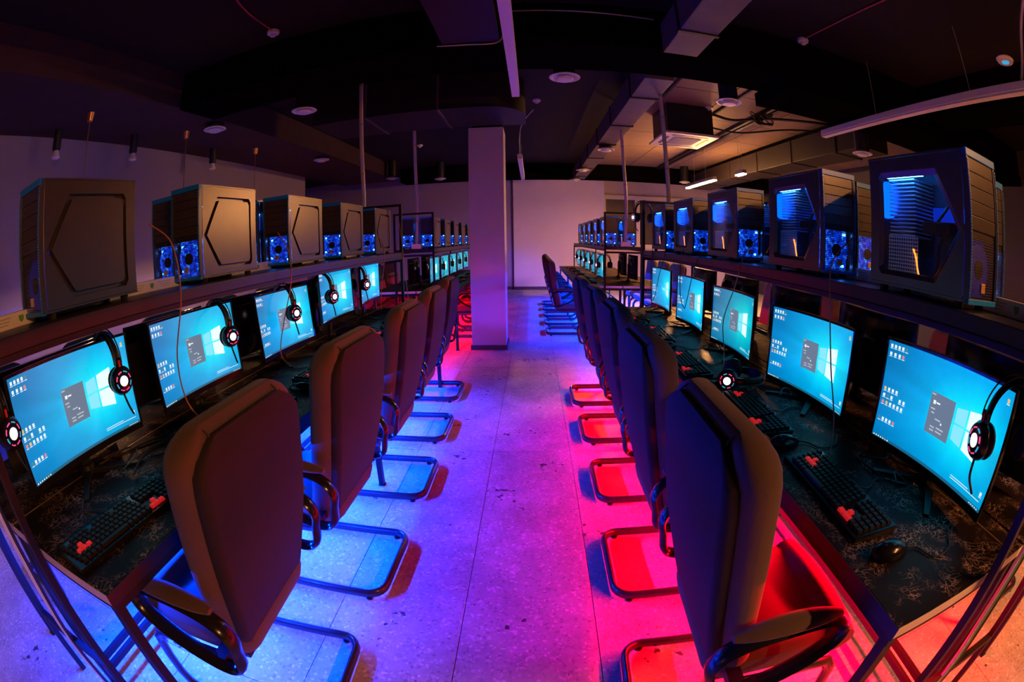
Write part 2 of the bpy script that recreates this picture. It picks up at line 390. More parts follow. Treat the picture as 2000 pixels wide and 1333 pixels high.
struct(MB().box(XL, XL + .015, YN, 8.4, 0, .085).obj('baseboard_left', M_base))
struct(MB().box(-.75, -.325, 5.52, 5.95, 0, 2.76).obj('wall_column', M_column, bev=.006))
struct(MB().box(-.765, -.31, 5.505, 5.965, 0, .055).obj('baseboard_column', M_base, bev=.004))
MB().box(-.70, -.36, 5.56, 5.92, 2.76, ZC).obj('beam', M_beam, ce)
# framed interior window in the far right wall
wd = struct(MB().box(2.0, 4.4, 12.985, 12.995, 1.2, 2.6).obj('window_1', M_pane))
for k, (a, b_, c_, d_) in enumerate(((1.96, 4.45, 2.52, 2.64), (1.96, 4.45, 1.12, 1.24), (1.96, 2.10, 1.24, 2.52), (2.95, 3.09, 1.24, 2.52), (4.31, 4.45, 1.24, 2.52))):
    MB().box(a, b_, 12.93, 12.985, c_, d_).obj('window_frame', M_whitepaint, wd)
dr = struct(MB().box(4.9, 5.9, 12.96, 12.999, 0, 2.1).obj('door_1', M_whitepaint, bev=.004))
MB().box(4.98, 5.02, 12.92, 12.96, 0.98, 1.02).obj('door_handle', M_alu, dr)

# ------------------------------------------------------------------ ducts, lamps and fittings on the ceiling
def air_duct(label, x0, x1, y0, y1, z0, z1, along, mat, step=1.2):
    t = thing('air_duct', label, 'duct', ((x0 + x1) / 2, (y0 + y1) / 2, z0))
    cx, cy = (x0 + x1) / 2, (y0 + y1) / 2
    MB().box(x0 - cx, x1 - cx, y0 - cy, y1 - cy, 0, z1 - z0).obj('duct_body', mat, t, bev=.006)
    a, b = (y0, y1) if along == 'y' else (x0, x1); p = a + step / 2
    while p < b:
        if along == 'y': MB().box(x0 - cx - .012, x1 - cx + .012, p - cy - .015, p - cy + .015, -.012, z1 - z0 - .002).obj('flange', M_darkduct, t)
        else: MB().box(p - cx - .015, p - cx + .015, y0 - cy - .012, y1 - cy + .012, -.012, z1 - z0 - .002).obj('flange', M_darkduct, t)
        p += step
    return t
air_duct('long purple lit rectangular duct running away above the right computer row', .99, 1.26, -3.9, 3.13, 2.80, 3.05, 'y', M_duct)
air_duct('far section of the purple lit duct beyond the dark cross beam', .99, 1.26, 3.74, 10.88, 2.80, 3.05, 'y', M_duct)
air_duct('wide dark duct overhead left of the white centre lamp', -.62, -.20, -3.9, 3.13, 2.84, 3.16, 'y', M_darkduct, 2.3)
d = thing('air_duct', 'dark duct with rounded end just above the column', 'duct', (-1.2, 5.0, 2.76))
poly = [(-1.0, 4.62), (-.47, 4.62)] + [(-.47 + .42 * math.sin(a), 5.04 - .42 * math.cos(a)) for a in [R90 * k / 8 for k in range(1, 9)]] + [(-.05, 5.46), (-1.0, 5.46)]
poly = [(x + 1.2, y - 5.0) for x, y in [(-2.4, 4.62)] + poly[1:-1] + [(-2.4, 5.46)]]
MB().prism(poly, 0.005, .42).obj('duct_body', M_darkduct, d, smooth=True)
for x in (-.55, .25): MB().box(x - .012, x + .012, -.39, .47, -.008, .41).obj('flange', M_duct, d)
air_duct('black duct along the ceiling on the far right side', 3.95, 4.45, 4.3, 10.85, 2.70, 3.05, 'y', M_darkduct)

def linear_lamp(label, x, y0, y1, z, lit, em=None):
    L = y1 - y0; t = thing('linear_lamp', label, 'lamp', (x, (y0 + y1) / 2, z))
    MB().box(-.037, .037, -L / 2, L / 2, .018, .075).obj('housing', M_white if not lit else M_grey, t, bev=.003)
    MB().box(-.034, .034, -L / 2 + .004, L / 2 - .004, 0, .018).obj('diffuser', (em or E_warm) if lit else M_white, t)
    for s in (-1, 1):
        yy = s * (L / 2 - min(.95, L * .3)); MB().tube([(0, yy, .07), (0, yy, ZC - z)], .0022, 5).obj('suspension_wire', M_white, t)
    return t
linear_lamp('long unlit white lamp hanging overhead above the aisle', -.125, .6, 4.13, 2.70, False)
linear_lamp('unlit white lamp farther along the aisle beyond the column', -.165, 6.95, 9.5, 2.60, False)
linear_lamp('unlit white lamp hanging over the right computer row', 3.05, .9, 3.98, 2.58, False)
linear_lamp('glowing warm lamp hanging at the back right', 3.16, 7.45, 8.95, 2.46, True)
linear_lamp('short glowing warm lamp beside the longer lit lamp', 3.24, 6.42, 6.70, 2.46, True, E_warm3)
# warm lamps of the same kind light the room behind the camera
linear_lamp('glowing warm lamp behind the camera on the right', 3.05, -2.2, -0.7, 2.55, True, E_warm2)

def diffuser_mesh():
    a = MB().lathe([(.0, .03), (.085, .03), (.125, .012), (.135, .004), (.135, 0), (.118, -.004), (.100, .012), (.095, .024), (.0, .024)], 24).mesh('vent_ring', M_white, True)
    b = MB().lathe([(0, .0), (.06, .0), (.076, -.008), (.076, -.016), (.068, -.026), (.0, -.03)], 24).mesh('vent_disc', M_white, True)
    c = MB().lathe([(0, .40), (.10, .40), (.10, .03), (0, .03)], 20).mesh('vent_collar', M_black, True)
    return a, b, c
DM = diffuser_mesh()
def air_vent(label, x, y, z, col=True):
    t = thing('round_air_vent', label, 'vent', (x, y, z), 0, 'round white air vents')
    mobj('vent_ring', DM[0], t); mobj('vent_disc', DM[1], t)
    c = mobj('vent_collar', DM[2], t); top = 2.785 if .9 < x < 1.2 else ZC if x > -3.17 else 2.85
    c.scale.z = 1.0; k = (top - z - .03) / .37; c.scale.z = k; c.location.z = .03 - .03 * k
for lab, x, y, z in (
    ('round white ceiling vent left of centre behind the cross beam', -2.244, 4.109, 2.8), ('round white ceiling vent nearest the left wall', -3.296, 3.901, 2.78),
    ('round white vent on the left above the towers, farther back', -3.306, 6.738, 2.8), ('large round white vent right of the overhead centre lamp', .308, 3.859, 2.8),
    ('round white vent on a black collar left of the ceiling unit', 1.962, 4.122, 2.8), ('round white vent under the purple duct, midway back', 1.118, 6.765, 2.72),
    ('small round white vent under the purple duct, farther back', 1.018, 9.032, 2.74), ('tiny round white vent at the end of the purple duct', 1.006, 10.6, 2.74),
    ('round white vent right of the row of lit lamps', 3.846, 4.2, 2.58), ('small round white vent between the two left conduits', -3.0, 9.691, 2.8),
    ('small round white vent just left of the column', -2.055, 10.35, 2.8), ('small round white vent just above the lit lamp', 3.641, 10.5, 2.8)):
    air_vent(lab, x, y, z)
SM = (MB().lathe([(0, .0), (.05, 0), (.055, -.012), (.05, -.03), (.0, -.034)], 18).mesh('detector_base', M_white, True),
      MB().lathe([(0, -.034), (.026, -.036), (.022, -.055), (0, -.06)], 14).mesh('detector_cap', M_white, True))
def detector(label, x, y, z=ZC, s=1.0):
    t = thing('smoke_detector', label, 'smoke detector', (x, y, z), 0, 'white smoke detectors'); t.scale = (s, s, s)
    mobj('detector_base', SM[0], t); mobj('detector_cap', SM[1], t)
for lab, x, y in (('white smoke detector at the end of the left red cable', -1.982, 2.95), ('white smoke detector at the end of the right red cable', 2.292, 3.08),
                  ('white smoke detector right of the rounded duct end', .091, 5.77), ('white smoke detector left of the black collar vent', 2.341, 5.564),
                  ('white smoke detector between left vents and left conduit', -2.528, 5.437), ('tiny white smoke detector beside the second left conduit', -2.028, 8.271)):
    detector(lab, x, y)
t = thing('wireless_access_point', 'round white access point with a blue ring, far right ceiling', 'access point', (3.78, 1.70, 3.2))
MB().lathe([(0, 0), (.09, 0), (.10, -.012), (.085, -.034), (0, -.036)], 24).obj('housing', M_white, t, True)
MB().lathe([(.034, -.035), (.042, -.035), (.042, -.038), (.034, -.038)], 24).obj('status_ring', E_cyanled, t, True)
def cord(name, label, cat, pts, r, mat, n=6, sp=True, group=None):
    o = MB().tube(spline(pts, 6) if sp else pts, r, n).obj(name, mat, None, True); return tag(o, label, cat, group)
cord('red_cable', 'thin red cable on the ceiling leading to the left detector', 'cable', [(-1.98, 2.93, 3.19), (-1.9, 2.2, 3.19), (-1.3, .4, 3.19), (-1.2, -1.0, 3.19)], .008, M_redpipe)
cord('red_cable', 'thin red cable on the ceiling leading to the right detector', 'cable', [(2.29, 3.05, 3.19), (2.35, 2.4, 3.19), (2.45, 1.2, 3.19), (2.5, -1.0, 3.19)], .008, M_redpipe)
cord('white_cable', 'thin white cable looping along the dark cross beam', 'cable', [(-.66, 3.135, 2.835), (-.45, 3.13, 2.825), (-.22, 3.13, 2.83), (-.17, 3.14, 2.95), (-.15, 3.14, 3.1), (-.05, 3.14, 3.12), (.4, 3.14, 3.12), (.95, 3.14, 3.10)], .006, M_conduit)
cord('white_cable', 'thin wire bending down to the far aisle lamp', 'cable', [(.05, 6.2, 3.18), (-.1, 6.6, 3.1), (-.165, 7.0, 2.98), (-.165, 7.05, 2.69)], .008, M_conduit)
cord('white_pipe', 'slim white pipe dropping to the right hanging lamp', 'pipe', [(2.75, .75, 3.19), (2.95, 1.05, 3.0), (3.05, 1.2, 2.8), (3.05, 1.26, 2.67)], .012, M_conduit)
for lab, x, y, zt, zb, wob in (('pale grey conduit dropping behind the last left tower', -1.62, 4.22, ZC, 1.30, .02), ('pale grey conduit dropping to the rear left rack', -1.397, 5.486, ZC, 1.33, .015),
                            ('pale grey conduit dropping to the rear right rack', 1.19, 5.80, ZC, 1.33, .015), ('pale grey conduit dropping behind the last right tower', 1.28, 4.22, ZC, 1.30, .015)):
    t = thing('cable_conduit', lab, 'conduit', (x, y, zb), 0, 'grey conduits dropping from the ceiling')
    H = zt - zb; pts = spline([(0, 0, 0), (wob, 0, H * .25), (-wob * .4, 0, H * .55), (-wob * 1.6, 0, H * .85), (-wob * 2, 0, H)], 8)
    MB().tube(pts, .021, 10).obj('conduit_pipe', M_conduit, t, True)
    for k in range(5, len(pts), 7): MB().tube([pts[k] - Vector((0, 0, .008)), pts[k] + Vector((0, 0, .008))], .0235, 10).obj('cable_tie', M_grey, t)
    if zb > 1.32: MB().box(-.06, .06, -.038, .010, -.06, .0).obj('socket_box', M_white, t, bev=.004)
# ceiling cassette unit
t = thing('ceiling_air_conditioner', 'square white ceiling air conditioner with a black body', 'air conditioner', (2.06, 5.94, 2.75))
MB().box(-.32, .32, -.36, .36, .03, ZC - 2.75).obj('body', M_black, t)
MB().box(-.375, .375, -.43, .43, 0, .032).obj('panel', M_white, t, bev=.008)
MB().box(-.19, .19, -.22, .22, -.006, .002).obj('grille', M_grey, t)
for k in range(9): MB().box(-.18, .18, -.2 + k * .05 - .004, -.2 + k * .05 + .004, -.011, -.005).obj('grille_bar', M_white, t)
for s in (-1, 1):
    MB().box(-.25, .25, s * .32 - .022, s * .32 + .022, -.003, .002).obj('louvre', M_black, t)
    MB().box(s * .28 - .02, s * .28 + .02, -.22, .22, -.003, .002).obj('louvre', M_black, t)
# cable trays and pipes on the ceiling at right
for k, (a, b) in enumerate((((1.35, 3.74, 3.17), (1.35, 10.8, 3.17)), ((1.62, 3.74, 3.17), (1.62, 5.3, 3.17)), ((2.5, 3.74, 3.17), (2.5, 6.8, 3.17)), ((3.05, 4.8, 3.15), (3.05, 10.8, 3.15)), ((3.14, 4.8, 3.15), (3.14, 10.8, 3.15)))):
    cord('ceiling_rail', ['black steel rail on the ceiling beside the purple duct', 'short black ceiling rail left of the black collar vent', 'black ceiling rail right of the black collar vent',
          'left one of two black pipes above the lit lamps', 'right one of two black pipes above the lit lamps'][k], 'rail', [a, b], .018 if k < 3 else .03, M_black, 6, False)
cord('coiled_cable', 'tangle of black cable hanging from the right ceiling rails', 'cable', [(2.9 + .12 * math.cos(k * 1.9) + .01 * k, 5.3 + .07 * math.sin(k * 2.3), 3.05 + .07 * math.sin(k * 1.1)) for k in range(22)], .01, M_black)
cord('ceiling_cable', 'black cables sagging from the air conditioner to the right', 'cable', [(2.4, 5.6, 3.1), (2.7, 5.55, 3.05), (3.2, 5.4, 3.12), (4.4, 5.0, 3.16)], .02, M_black)
cord('ceiling_cable', 'lower black cable sagging from the air conditioner', 'cable', [(2.4, 5.9, 3.0), (2.9, 5.8, 2.95), (3.6, 5.5, 3.05), (4.6, 5.3, 3.14)], .014, M_black)
# spots by the left wall
for lab, x, y in (('black ceiling spotlight nearest the camera by the left wall', -4.25, 2.26), ('middle black ceiling spotlight by the left wall', -4.12, 3.33), ('farthest black ceiling spotlight by the left wall', -4.08, 4.82)):
    t = thing('ceiling_spotlight', lab, 'spotlight', (x, y, 2.57), 0, 'black spotlights by the left wall')
    MB().lathe([(0, .28), (.05, .28), (.05, .085), (.042, .07), (0, .07)], 16).obj('barrel', M_black, t, True)
    MB().lathe([(0, .075), (.034, .075), (.036, .045), (.05, .02), (.05, .0), (.03, -.01), (0, -.012)], 16).obj('bulb', M_bulb, t, True)
for lab, y in (('pendant cord with brass cup beyond the left edge, behind the camera', -.65), ('pendant cord with brass cup nearest the camera, left side', 2.351), ('middle pendant cord with brass cup, left side', 3.849), ('farthest pendant cord with brass cup, left side', 5.365)):
    t = thing('pendant_lamp', lab, 'pendant lamp', (-3.71, y, 1.52), 0, 'pendant lamps on the left')
    MB().lathe([(0, 1.33), (.042, 1.33), (.03, 1.25), (.008, 1.245), (0, 1.245)], 14).obj('ceiling_cup', M_brass, t, True)
    MB().tube([(0, 0, .18), (0, 0, 1.25)], .005, 6).obj('cord', M_copper, t)
    MB().lathe([(0, .12), (.012, .11), (.04, .06), (.045, .035), (.03, .008), (0, 0)], 14).obj('bulb', E_pend, t, True)
    MB().lathe([(0, .19), (.02, .19), (.035, .15), (.10, .03), (.13, 0), (.12, 0), (.03, .13), (0, .14)], 18).obj('lamp_shade', M_black, t, True)

# ------------------------------------------------------------------ desks, racks, strip lights
def desk(label, xf, xb, y0, y1, trim):
    sg = 1 if xb > xf else -1; W = abs(xb - xf); L = y1 - y0
    t = thing('long_desk', label, 'desk', (xf, y0, 0))
    def bx(mb, a, b, y_0, y_1, z0, z1):
        a, b = sg * a, sg * b; return mb.box(min(a, b), max(a, b), y_0, y_1, z0, z1)
    bx(MB(), 0.002, W - .003, .002, L - .002, .722, .750).obj('desktop', M_marble, t, bev=.0025)
    bx(MB(), 0.002, W - .003, 0.0, .0018, .7215, .7495).obj('edge_band', M_edgeband, t)
    bx(MB(), 0.002, W - .003, L - .0018, L, .7215, .7495).obj('edge_band', M_edgeband, t)
    bx(MB(), 0, .0018, 0.0, L, .715, .7495).obj('front_edge', M_black, t)
    if trim: bx(MB(), trim - .003, trim + .003, .004, L - .004, .7495, .7512).obj('trim_strip', M_alutrim, t)
    bx(MB(), .012, .04, .01, L - .01, .685, .7215).obj('front_beam', M_steel, t)
    bx(MB(), W - .04, W - .012, .01, L - .01, .685, .7215).obj('rear_beam', M_steel, t)
    for yy in (.012, L / 2, L - .04):
        bx(MB(), .041, W - .041, yy, yy + .028, .69, .7215).obj('cross_bar', M_steel, t)
        for a in (.012, W - .042):
            bx(MB(), a, a + .03, yy, yy + .028, .006, .6845).obj('leg', M_steel, t)
            bx(MB(), a - .004, a + .034, yy - .004, yy + .032, 0, .0055).obj('foot', M_black, t)
    bx(MB(), W - .037, W - .017, .042, L - .042, .12, .145).obj('stretcher', M_steel, t)
    return t
def rack(label, xs, xe, y0, y1, tall0, tall1):
    lo, hi = min(xs, xe), max(xs, xe); L = y1 - y0
    t = thing('computer_rack', label, 'rack', ((lo + hi) / 2, y0, 0)); h = (hi - lo) / 2
    MB().box(-h + .004, h - .004, -.02, L + .02, 1.222, 1.2645).obj('shelf_board', M_shelf, t, bev=.003)
    for s in (-1, 1):
        MB().box(min(s * h, s * (h - .022)), max(s * h, s * (h - .022)), -.02, L + .02, 1.205, 1.2218).obj('shelf_beam', M_steel, t)
        for yy, tall in ((-.03, tall0), (L + .005, tall1)):
            x = s * (h - .012); top = 1.69 if tall else 1.2
            MB().box(x - .012, x + .012, yy, yy + .024, 0.004, top).obj('post', M_steel, t)
    for yy, tall in ((-.03, tall0), (L + .005, tall1)):
        MB().box(-h + .025, h - .025, yy, yy + .024, .30, .325).obj('rack_crossbar', M_steel, t)
        MB().box(-h + .025, h - .025, yy, yy + .024, 1.176, 1.2).obj('rack_crossbar', M_steel, t)
        if tall: MB().box(-h, h, yy, yy + .024, 1.6902, 1.712).obj('rack_crossbar', M_steel, t)
    return t
def led_strip(label, x, y0, y1, color, emis, watts):
    t = thing('led_strip', label, 'LED strip', (x, (y0 + y1) / 2, .545)); L = y1 - y0
    MB().box(-.008, .008, -L / 2, L / 2, .006, .016).obj('strip_profile', M_steel, t)
    MB().box(-.006, .006, -L / 2, L / 2, 0, .006).obj('diodes', emis, t)
    for s in (-1, 1):
        ld = bpy.data.lights.new('strip_light', 'AREA'); ld.shape = 'RECTANGLE'; ld.size = L; ld.size_y = .012; ld.energy = watts * (1.0 if s * x < 0 else .5); ld.color = color
        lo = bpy.data.objects.new('strip_light', ld); COL.objects.link(lo); lo.parent = t
        lo.location = (s * .012, 0, -.004); dirv = Vector((s * .70, 0, -.72))
        lo.rotation_euler = dirv.to_track_quat('-Z', 'Y').to_euler()
    return t
UN = {  # front edge, centre, back edge, y start, y end
 'L': (-.84, -1.43, -2.02, .335, 4.06), 'R': (.66, 1.25, 1.84, .335, 4.06),
 'l': (-.90, -1.42, -2.0, 5.45, 9.3), 'r': (.60, 1.18, 1.76, 5.88, 10.2)}
UNAME = {'L': 'left front', 'R': 'right front', 'l': 'left rear', 'r': 'right rear'}
BLUE, RED = (0.0, 0.03, 1.0), (1.0, 0.0, 0.010)
for k, (xf, xc, xb, y0, y1) in UN.items():
    nm = UNAME[k]
    desk('black marbled desk of the %s row facing the aisle' % nm, xf, xc - (.002 if xc > 0 else -.002), y0, y1, {'L': .603, 'R': None}.get(k, None) and .585 or ({'R': .507}.get(k)))
    desk('outer black desk backing onto the %s aisle desk' % nm, xb, xc + (.002 if xc > 0 else -.002), y0, y1, None)
    s = 1 if xc > 0 else -1
    rack('black steel rack carrying the %s row of towers' % nm, xc - s * .255, xc + s * .255, y0, y1, k in 'lr', k in 'LR')
    col, em, wt = {'L': (BLUE, E_ledblue, BLUE_W), 'R': (RED, E_ledred, RED_W), 'l': (RED, E_ledred, RED_W * .33), 'r': (BLUE, E_ledblue, BLUE_W * .85)}[k]
    led_strip('%s glowing strip under the %s desks' % ('blue' if col is BLUE else 'red', nm), xc - s * (.06 if k != 'R' else .10), y0 + .1, y1 - .1, col, em, wt)

# ------------------------------------------------------------------ office chair
def make_chair():
    t = thing('cantilever_chair', 'chair', 'chair')
    # local frame: sitter looks along +Y; the origin is on the floor under the rear tube
    H = .655; zb = .385
    def back_ring(z, hw, hd, yc, r): return rrect(0, yc, hw, hd, r, z, 5)
    def lean(z): f = (z - zb) / H; return .135 - .125 * f - .05 * math.sin(f * math.pi) * .4
    def width(f):
        top = max(0, (f - .84) / .16); bot = max(0, (.10 - f) / .10)
        return (.262 - .008 * math.cos(f * 6)) * (1 - .34 * top ** 3.6) * (1 - .18 * bot ** 2) - .028 * (1 - f)
    rings = []
    fs = [0, .02, .06, .12, .2, .3, .4, .5, .6, .7, .78, .84, .89, .93, .96, .985, 1.0]
    for f in fs:
        z = zb + H * f; e = 1 - max(0, (f - .93) / .07) ** 2 * .55; e *= 1 - max(0, (.05 - f) / .05) ** 2 * .5
        rings.append(back_ring(z, width(f), .046 * e, lean(z) + .058, .045 * e))
    MB().loft(rings).obj('back_cushion', M_suede, t, True)
    rings = []
    for f in [0.01, .03, .08, .16, .3, .45, .6, .72, .82, .88, .92, .95, .968]:
        z = zb + H * f; e = 1 - max(0, (f - .86) / .11) ** 2 * .7; e *= 1 - max(0, (.06 - f) / .06) ** 2 * .6
        rings.append(back_ring(z, width(min(1, f * 1.035)) - .022, .024 * e, lean(z) + .012 - .004 * math.sin(f * 3), .022 * e))
    MB().loft(rings).obj('rear_panel', M_suede_dim, t, True)
    for sx in (-1, 1):                                           # paired stitch lines over the top rim
        for off in (.150, .172):
            pts = []
            zz = zb + H * (.995 if off < .16 else .975)
            for k in range(9):
                a = math.pi * k / 8; yc = lean(zz) + .058
                pts.append((sx * off, yc - .045 * math.cos(a), zz - .022 + .021 * math.sin(a)))
            MB().tube(pts, .0022, 5).obj('stitch_seam', M_seam, t)
    # seat
    rings = [rrect(0, .30, .20, .19, .05, z, 4) if False else rrect(0, .31, hw, hd, .06, z, 4) for z, hw, hd in ((.372, .19, .17), (.38, .215, .195), (.42, .225, .205), (.447, .222, .20), (.458, .20, .18))]
    MB().loft(rings).obj('seat_cushion', M_suede, t, True)
    pts = []; rr = []
    for k in range(9):
        x = -.225 + .45 * k / 8; e = math.sin(math.pi * min(1, max(0, .12 + .76 * k / 8))) ** .35
        rr.append([Vector((x, .505 + .068 * e * math.cos(a), .425 + .058 * e * math.sin(a))) for a in [2 * math.pi * j / 14 for j in range(14)]])
    MB().loft(rr).obj('seat_bolster', M_suede, t, True)
    MB().box(-.2, .2, .14, .50, .352, .3718).obj('seat_pan', M_black, t, bev=.004)
    # loop armrests with pads
    for s in (-1, 1):
        x = s * .29
        loop = spline([(x, .075, .50), (x, .065, .555), (x, .095, .605), (x, .17, .632), (x, .31, .635), (x, .395, .60), (x, .38, .535), (x, .28, .465), (x, .15, .418), (x, .09, .435), (x, .075, .50)], 5)[:-1]
        MB().tube(loop, .026, 8, True, .012, (1, 0, 0)).obj('armrest_loop', M_gloss, t, True)
        rr = []
        for k in range(12):
            y = .085 + .275 * k / 11; e = max(.08, math.sin(math.pi * (.012 + .976 * k / 11))) ** .38
            zc = .635 + .012 * math.sin(math.pi * k / 11)
            rr.append([Vector((x + .031 * e * math.cos(a), y, zc + .012 + .018 * e * math.sin(a))) for a in [2 * math.pi * j / 10 for j in range(10)]])
        MB().loft(rr).obj('armrest_pad', M_suede, t, True)
        MB().box(min(s * .205, s * .285), max(s * .205, s * .285), .15, .19, .41, .435).obj('arm_bracket', M_black, t)
    # sled base
    b = .030; hw = .225; r = .07
    def cor(cx, cy, a0, z): return [(cx + r * math.cos(a0 + R90 * k / 5), cy + r * math.sin(a0 + R90 * k / 5), z) for k in range(6)]
    path = [(hw, .20, .352), (hw, .43, .345), (hw, .50, .335), (hw, .535, .29), (hw, .545, .20), (hw, .545, .11), (hw, .53, .06), (hw, .48, b), (hw, .3, b)]
    path += cor(hw - r, r, 0, b)[::1] if False else [(hw - r + r * math.cos(-R90 * k / 5), r + r * math.sin(-R90 * k / 5), b) for k in range(6)]
    full = path + [(-x, y, z) for x, y, z in reversed(path)]
    MB().tube(full, .0215, 10, False, .0145).obj('sled_base', M_chairsteel, t, True)
    for s in (-1, 1):
        for y in (.06, .44): MB().lathe([(0, .0), (.014, 0), (.014, .0085), (0, .0085)], 10, Matrix.Translation((s * (.224 if y > .1 else .222), y, 0))).obj('glide_foot', M_black, t)
    MB().box(-.045, .045, .17, .21, .33, .352).obj('back_bracket', M_black, t)
    return t
chair0 = make_chair()
used = {}
def place(proto, key, loc, rz, label, group=None, rot=None):
    if key not in used:
        used[key] = 1; proto.location = loc; proto.rotation_euler = rot or (0, 0, rz); proto['label'] = label
        if group: proto['group'] = group
        return proto
    return dup(proto, loc, rz, label, group, rot)
ORD = ['nearest', 'second', 'third', 'fourth', 'fifth', 'sixth']
ORDL = ['first', 'second', 'third', 'fourth', 'last']
# sitter looks toward -x on the left (+90 deg) and +x on the right (-90 deg)
G = 'brown suede chairs at the computer rows'
for i, (x, y, a) in enumerate(((-.60, .79, 1.5), (-.585, 1.49, -1), (-.585, 2.28, 0), (-.61, 3.03, 0), (-.645, 3.85, 0))):
    place(chair0, 'chair', (x, y, 0), R90 + math.radians(a), '%s brown suede chair from the camera along the left aisle side' % ORD[i], G)
for i, (x, y, a) in enumerate(((.315, .815, -2), (.33, 1.53, 0), (.352, 2.27, 0), (.35, 3.02, 0), (.34, 3.74, 0))):
    place(chair0, 'chair', (x, y, 0), -R90 + math.radians(a), '%s brown suede chair from the camera along the right aisle side' % ORD[i], G)
for i, y in enumerate((6.54, 7.27, 8.02, 8.73, 9.43)):
    place(chair0, 'chair', (.20, y, 0), -R90, '%s brown chair of the right rear row beyond the gap' % ORDL[i], G)
for i, y in enumerate((6.4, 7.1, 7.85, 8.6)):
    place(chair0, 'chair', (-.60, y, 0), R90, '%s brown chair of the left rear row behind the column' % ORDL[i], G)
for i in range(5):
    y = .78 + .75 * i
    place(chair0, 'chair', (-2.55, y, 0), -R90 + .1 * (i % 2), '%s chair on the outer side of the left front desks' % ORDL[i], G)
    place(chair0, 'chair', (2.38, y, 0), R90 - .1 * (i % 2), '%s chair on the outer side of the right front desks' % ORDL[i], G)
for i in range(3):
    place(chair0, 'chair', (2.25, 6.6 + .75 * i, 0), R90, '%s chair on the outer side of the right rear desks' % ORDL[i], G)
    place(chair0, 'chair', (-2.5, 6.1 + .75 * i, 0), -R90, '%s chair on the outer side of the left rear desks' % ORDL[i], G)

# ------------------------------------------------------------------ curved monitor
SW, SH = .55, .308
def sp(u, v, off=0.0):
    x = (u - .5) * SW; return Vector((x, -x * x / (2 * 1.7) - off, (v - .5) * SH))
def screen_mesh(name, mat):
    me = bpy.data.meshes.new(name); n = 16; vv = []; ff = []
    for i in range(n + 1): vv += [tuple(sp(i / n, 0)), tuple(sp(i / n, 1))]
    for i in range(n): ff.append((2 * i, 2 * i + 2, 2 * i + 3, 2 * i + 1))
    me.from_pydata(vv, [], ff); uv = me.uv_layers.new(name='UVMap')
    for p in me.polygons:
        for li in p.loop_indices:
            vi = me.loops[li].vertex_index; uv.data[li].uv = (vi // 2 / n, vi % 2)
    me.materials.append(mat); return me
def graphics_mesh(full=True):
    mb = MB(); o = .0012
    def rect(u0, u1, v0, v1, k, off=o, va=None, vb=None):
        n = max(1, int((u1 - u0) / .06)); mb.mat(k)
        for i in range(n):
            a, b = u0 + (u1 - u0) * i / n, u0 + (u1 - u0) * (i + 1) / n
            mb.quad([sp(a, v0, off), sp(b, v0, off), sp(b, v1, off), sp(a, v1, off)])
    def icon(u, v, k=0):
        rect(u, u + .017, v, v + .032, k); rect(u - .003, u + .020, v - .013, v - .006, 0)
    cols = [0, 0, 0, 2, 0, 0, 1, 0, 3, 0]
    q = 0
    for row, us in ((.935, (.02, .05, .08, .11, .14)), (.855, (.02, .055, .09, .12)), (.50, (.02, .052, .084, .116)), (.43, (.02, .052, .084, .155, .188)), (.36, (.02, .052, .084, .116, .148, .18)), (.19, (.02, .05, .08, .11, .14))):
        for u in us: icon(u, row, cols[(q * 7) % 10]); q += 1
    rect(0, 1, 0, .028, 8, .0008)
    for k in range(7): rect(.012 + k * .02, .022 + k * .02, .007, .021, 0 if k != 5 else 2)
    for k in range(5): rect(.90 + k * .017, .91 + k * .017, .010, .018, 0)
    rect(.70, .97, .075, .081, 0); rect(.70, .86, .095, .101, 0)
    icon(.955, .12 + .005, 0); icon(.955, .90, 2)
    # window-pane logo: four panes in slight perspective, bright on the right
    def pane(u0, u1, va0, va1, vb0, vb1, k):
        mb.mat(k); n = 3
        for i in range(n):
            a, b = i / n, (i + 1) / n
            def V(f, lo): return (va0 if lo else va1) * (1 - f) + (vb0 if lo else vb1) * f
            mb.quad([sp(u0 + (u1 - u0) * a, V(a, 1), o), sp(u0 + (u1 - u0) * b, V(b, 1), o), sp(u0 + (u1 - u0) * b, V(b, 0), o), sp(u0 + (u1 - u0) * a, V(a, 0), o)])
    pane(.615, .70, .525, .655, .53, .68, 6); pane(.615, .70, .375, .51, .35, .512, 6)
    pane(.715, .835, .53, .685, .535, .72, 7); pane(.715, .835, .345, .512, .31, .515, 7)
    if full:
        rect(.40, .595, .31, .69, 4, .0016)
        for k, (a, b, v) in enumerate(((.405, .435, .665), (.415, .45, .535), (.425, .45, .50), (.465, .51, .455), (.44, .475, .375), (.49, .55, .385), (.44, .475, .345), (.49, .54, .352))): rect(a, b, v, v + .012, 5, .0021)
        rect(.425, .445, .585, .62, 0, .0021); rect(.45, .48, .597, .612, 0, .0021); rect(.515, .525, .43, .45, 0, .0021)
    else:
        rect(.42, .62, .49, .50, 0, .0016); rect(.47, .60, .46, .468, 0, .0016)
    return mb.mesh('screen_graphics', [E_icon, E_iconred, E_iconor, E_icongr, E_dialog, E_dtext, E_logo, E_logohi, E_taskbar], fix=False)
def housing_mesh():
    mb = MB(); n = 12; rings = []
    a, b = -.5 - .008 / SW, .5 + .008 / SW
    for i in range(n + 1):
        u = .5 + a + (b - a) * i / n; f = sp(u, 0, -.0015); x, y = f.x, f.y; e = 1 - abs(2 * i / n - 1) ** 3
        zb, zt = -SH / 2 - .022, SH / 2 + .008; d = .010 + .026 * e
        rings.append([Vector((x, y, zb)), Vector((x, y, zt)), Vector((x, y + d * .6, zt)), Vector((x, y + d, zt - .05)), Vector((x, y + d, zb + .05)), Vector((x, y + d * .6, zb))])
    return mb.loft(rings).mesh('housing', M_gloss, True)
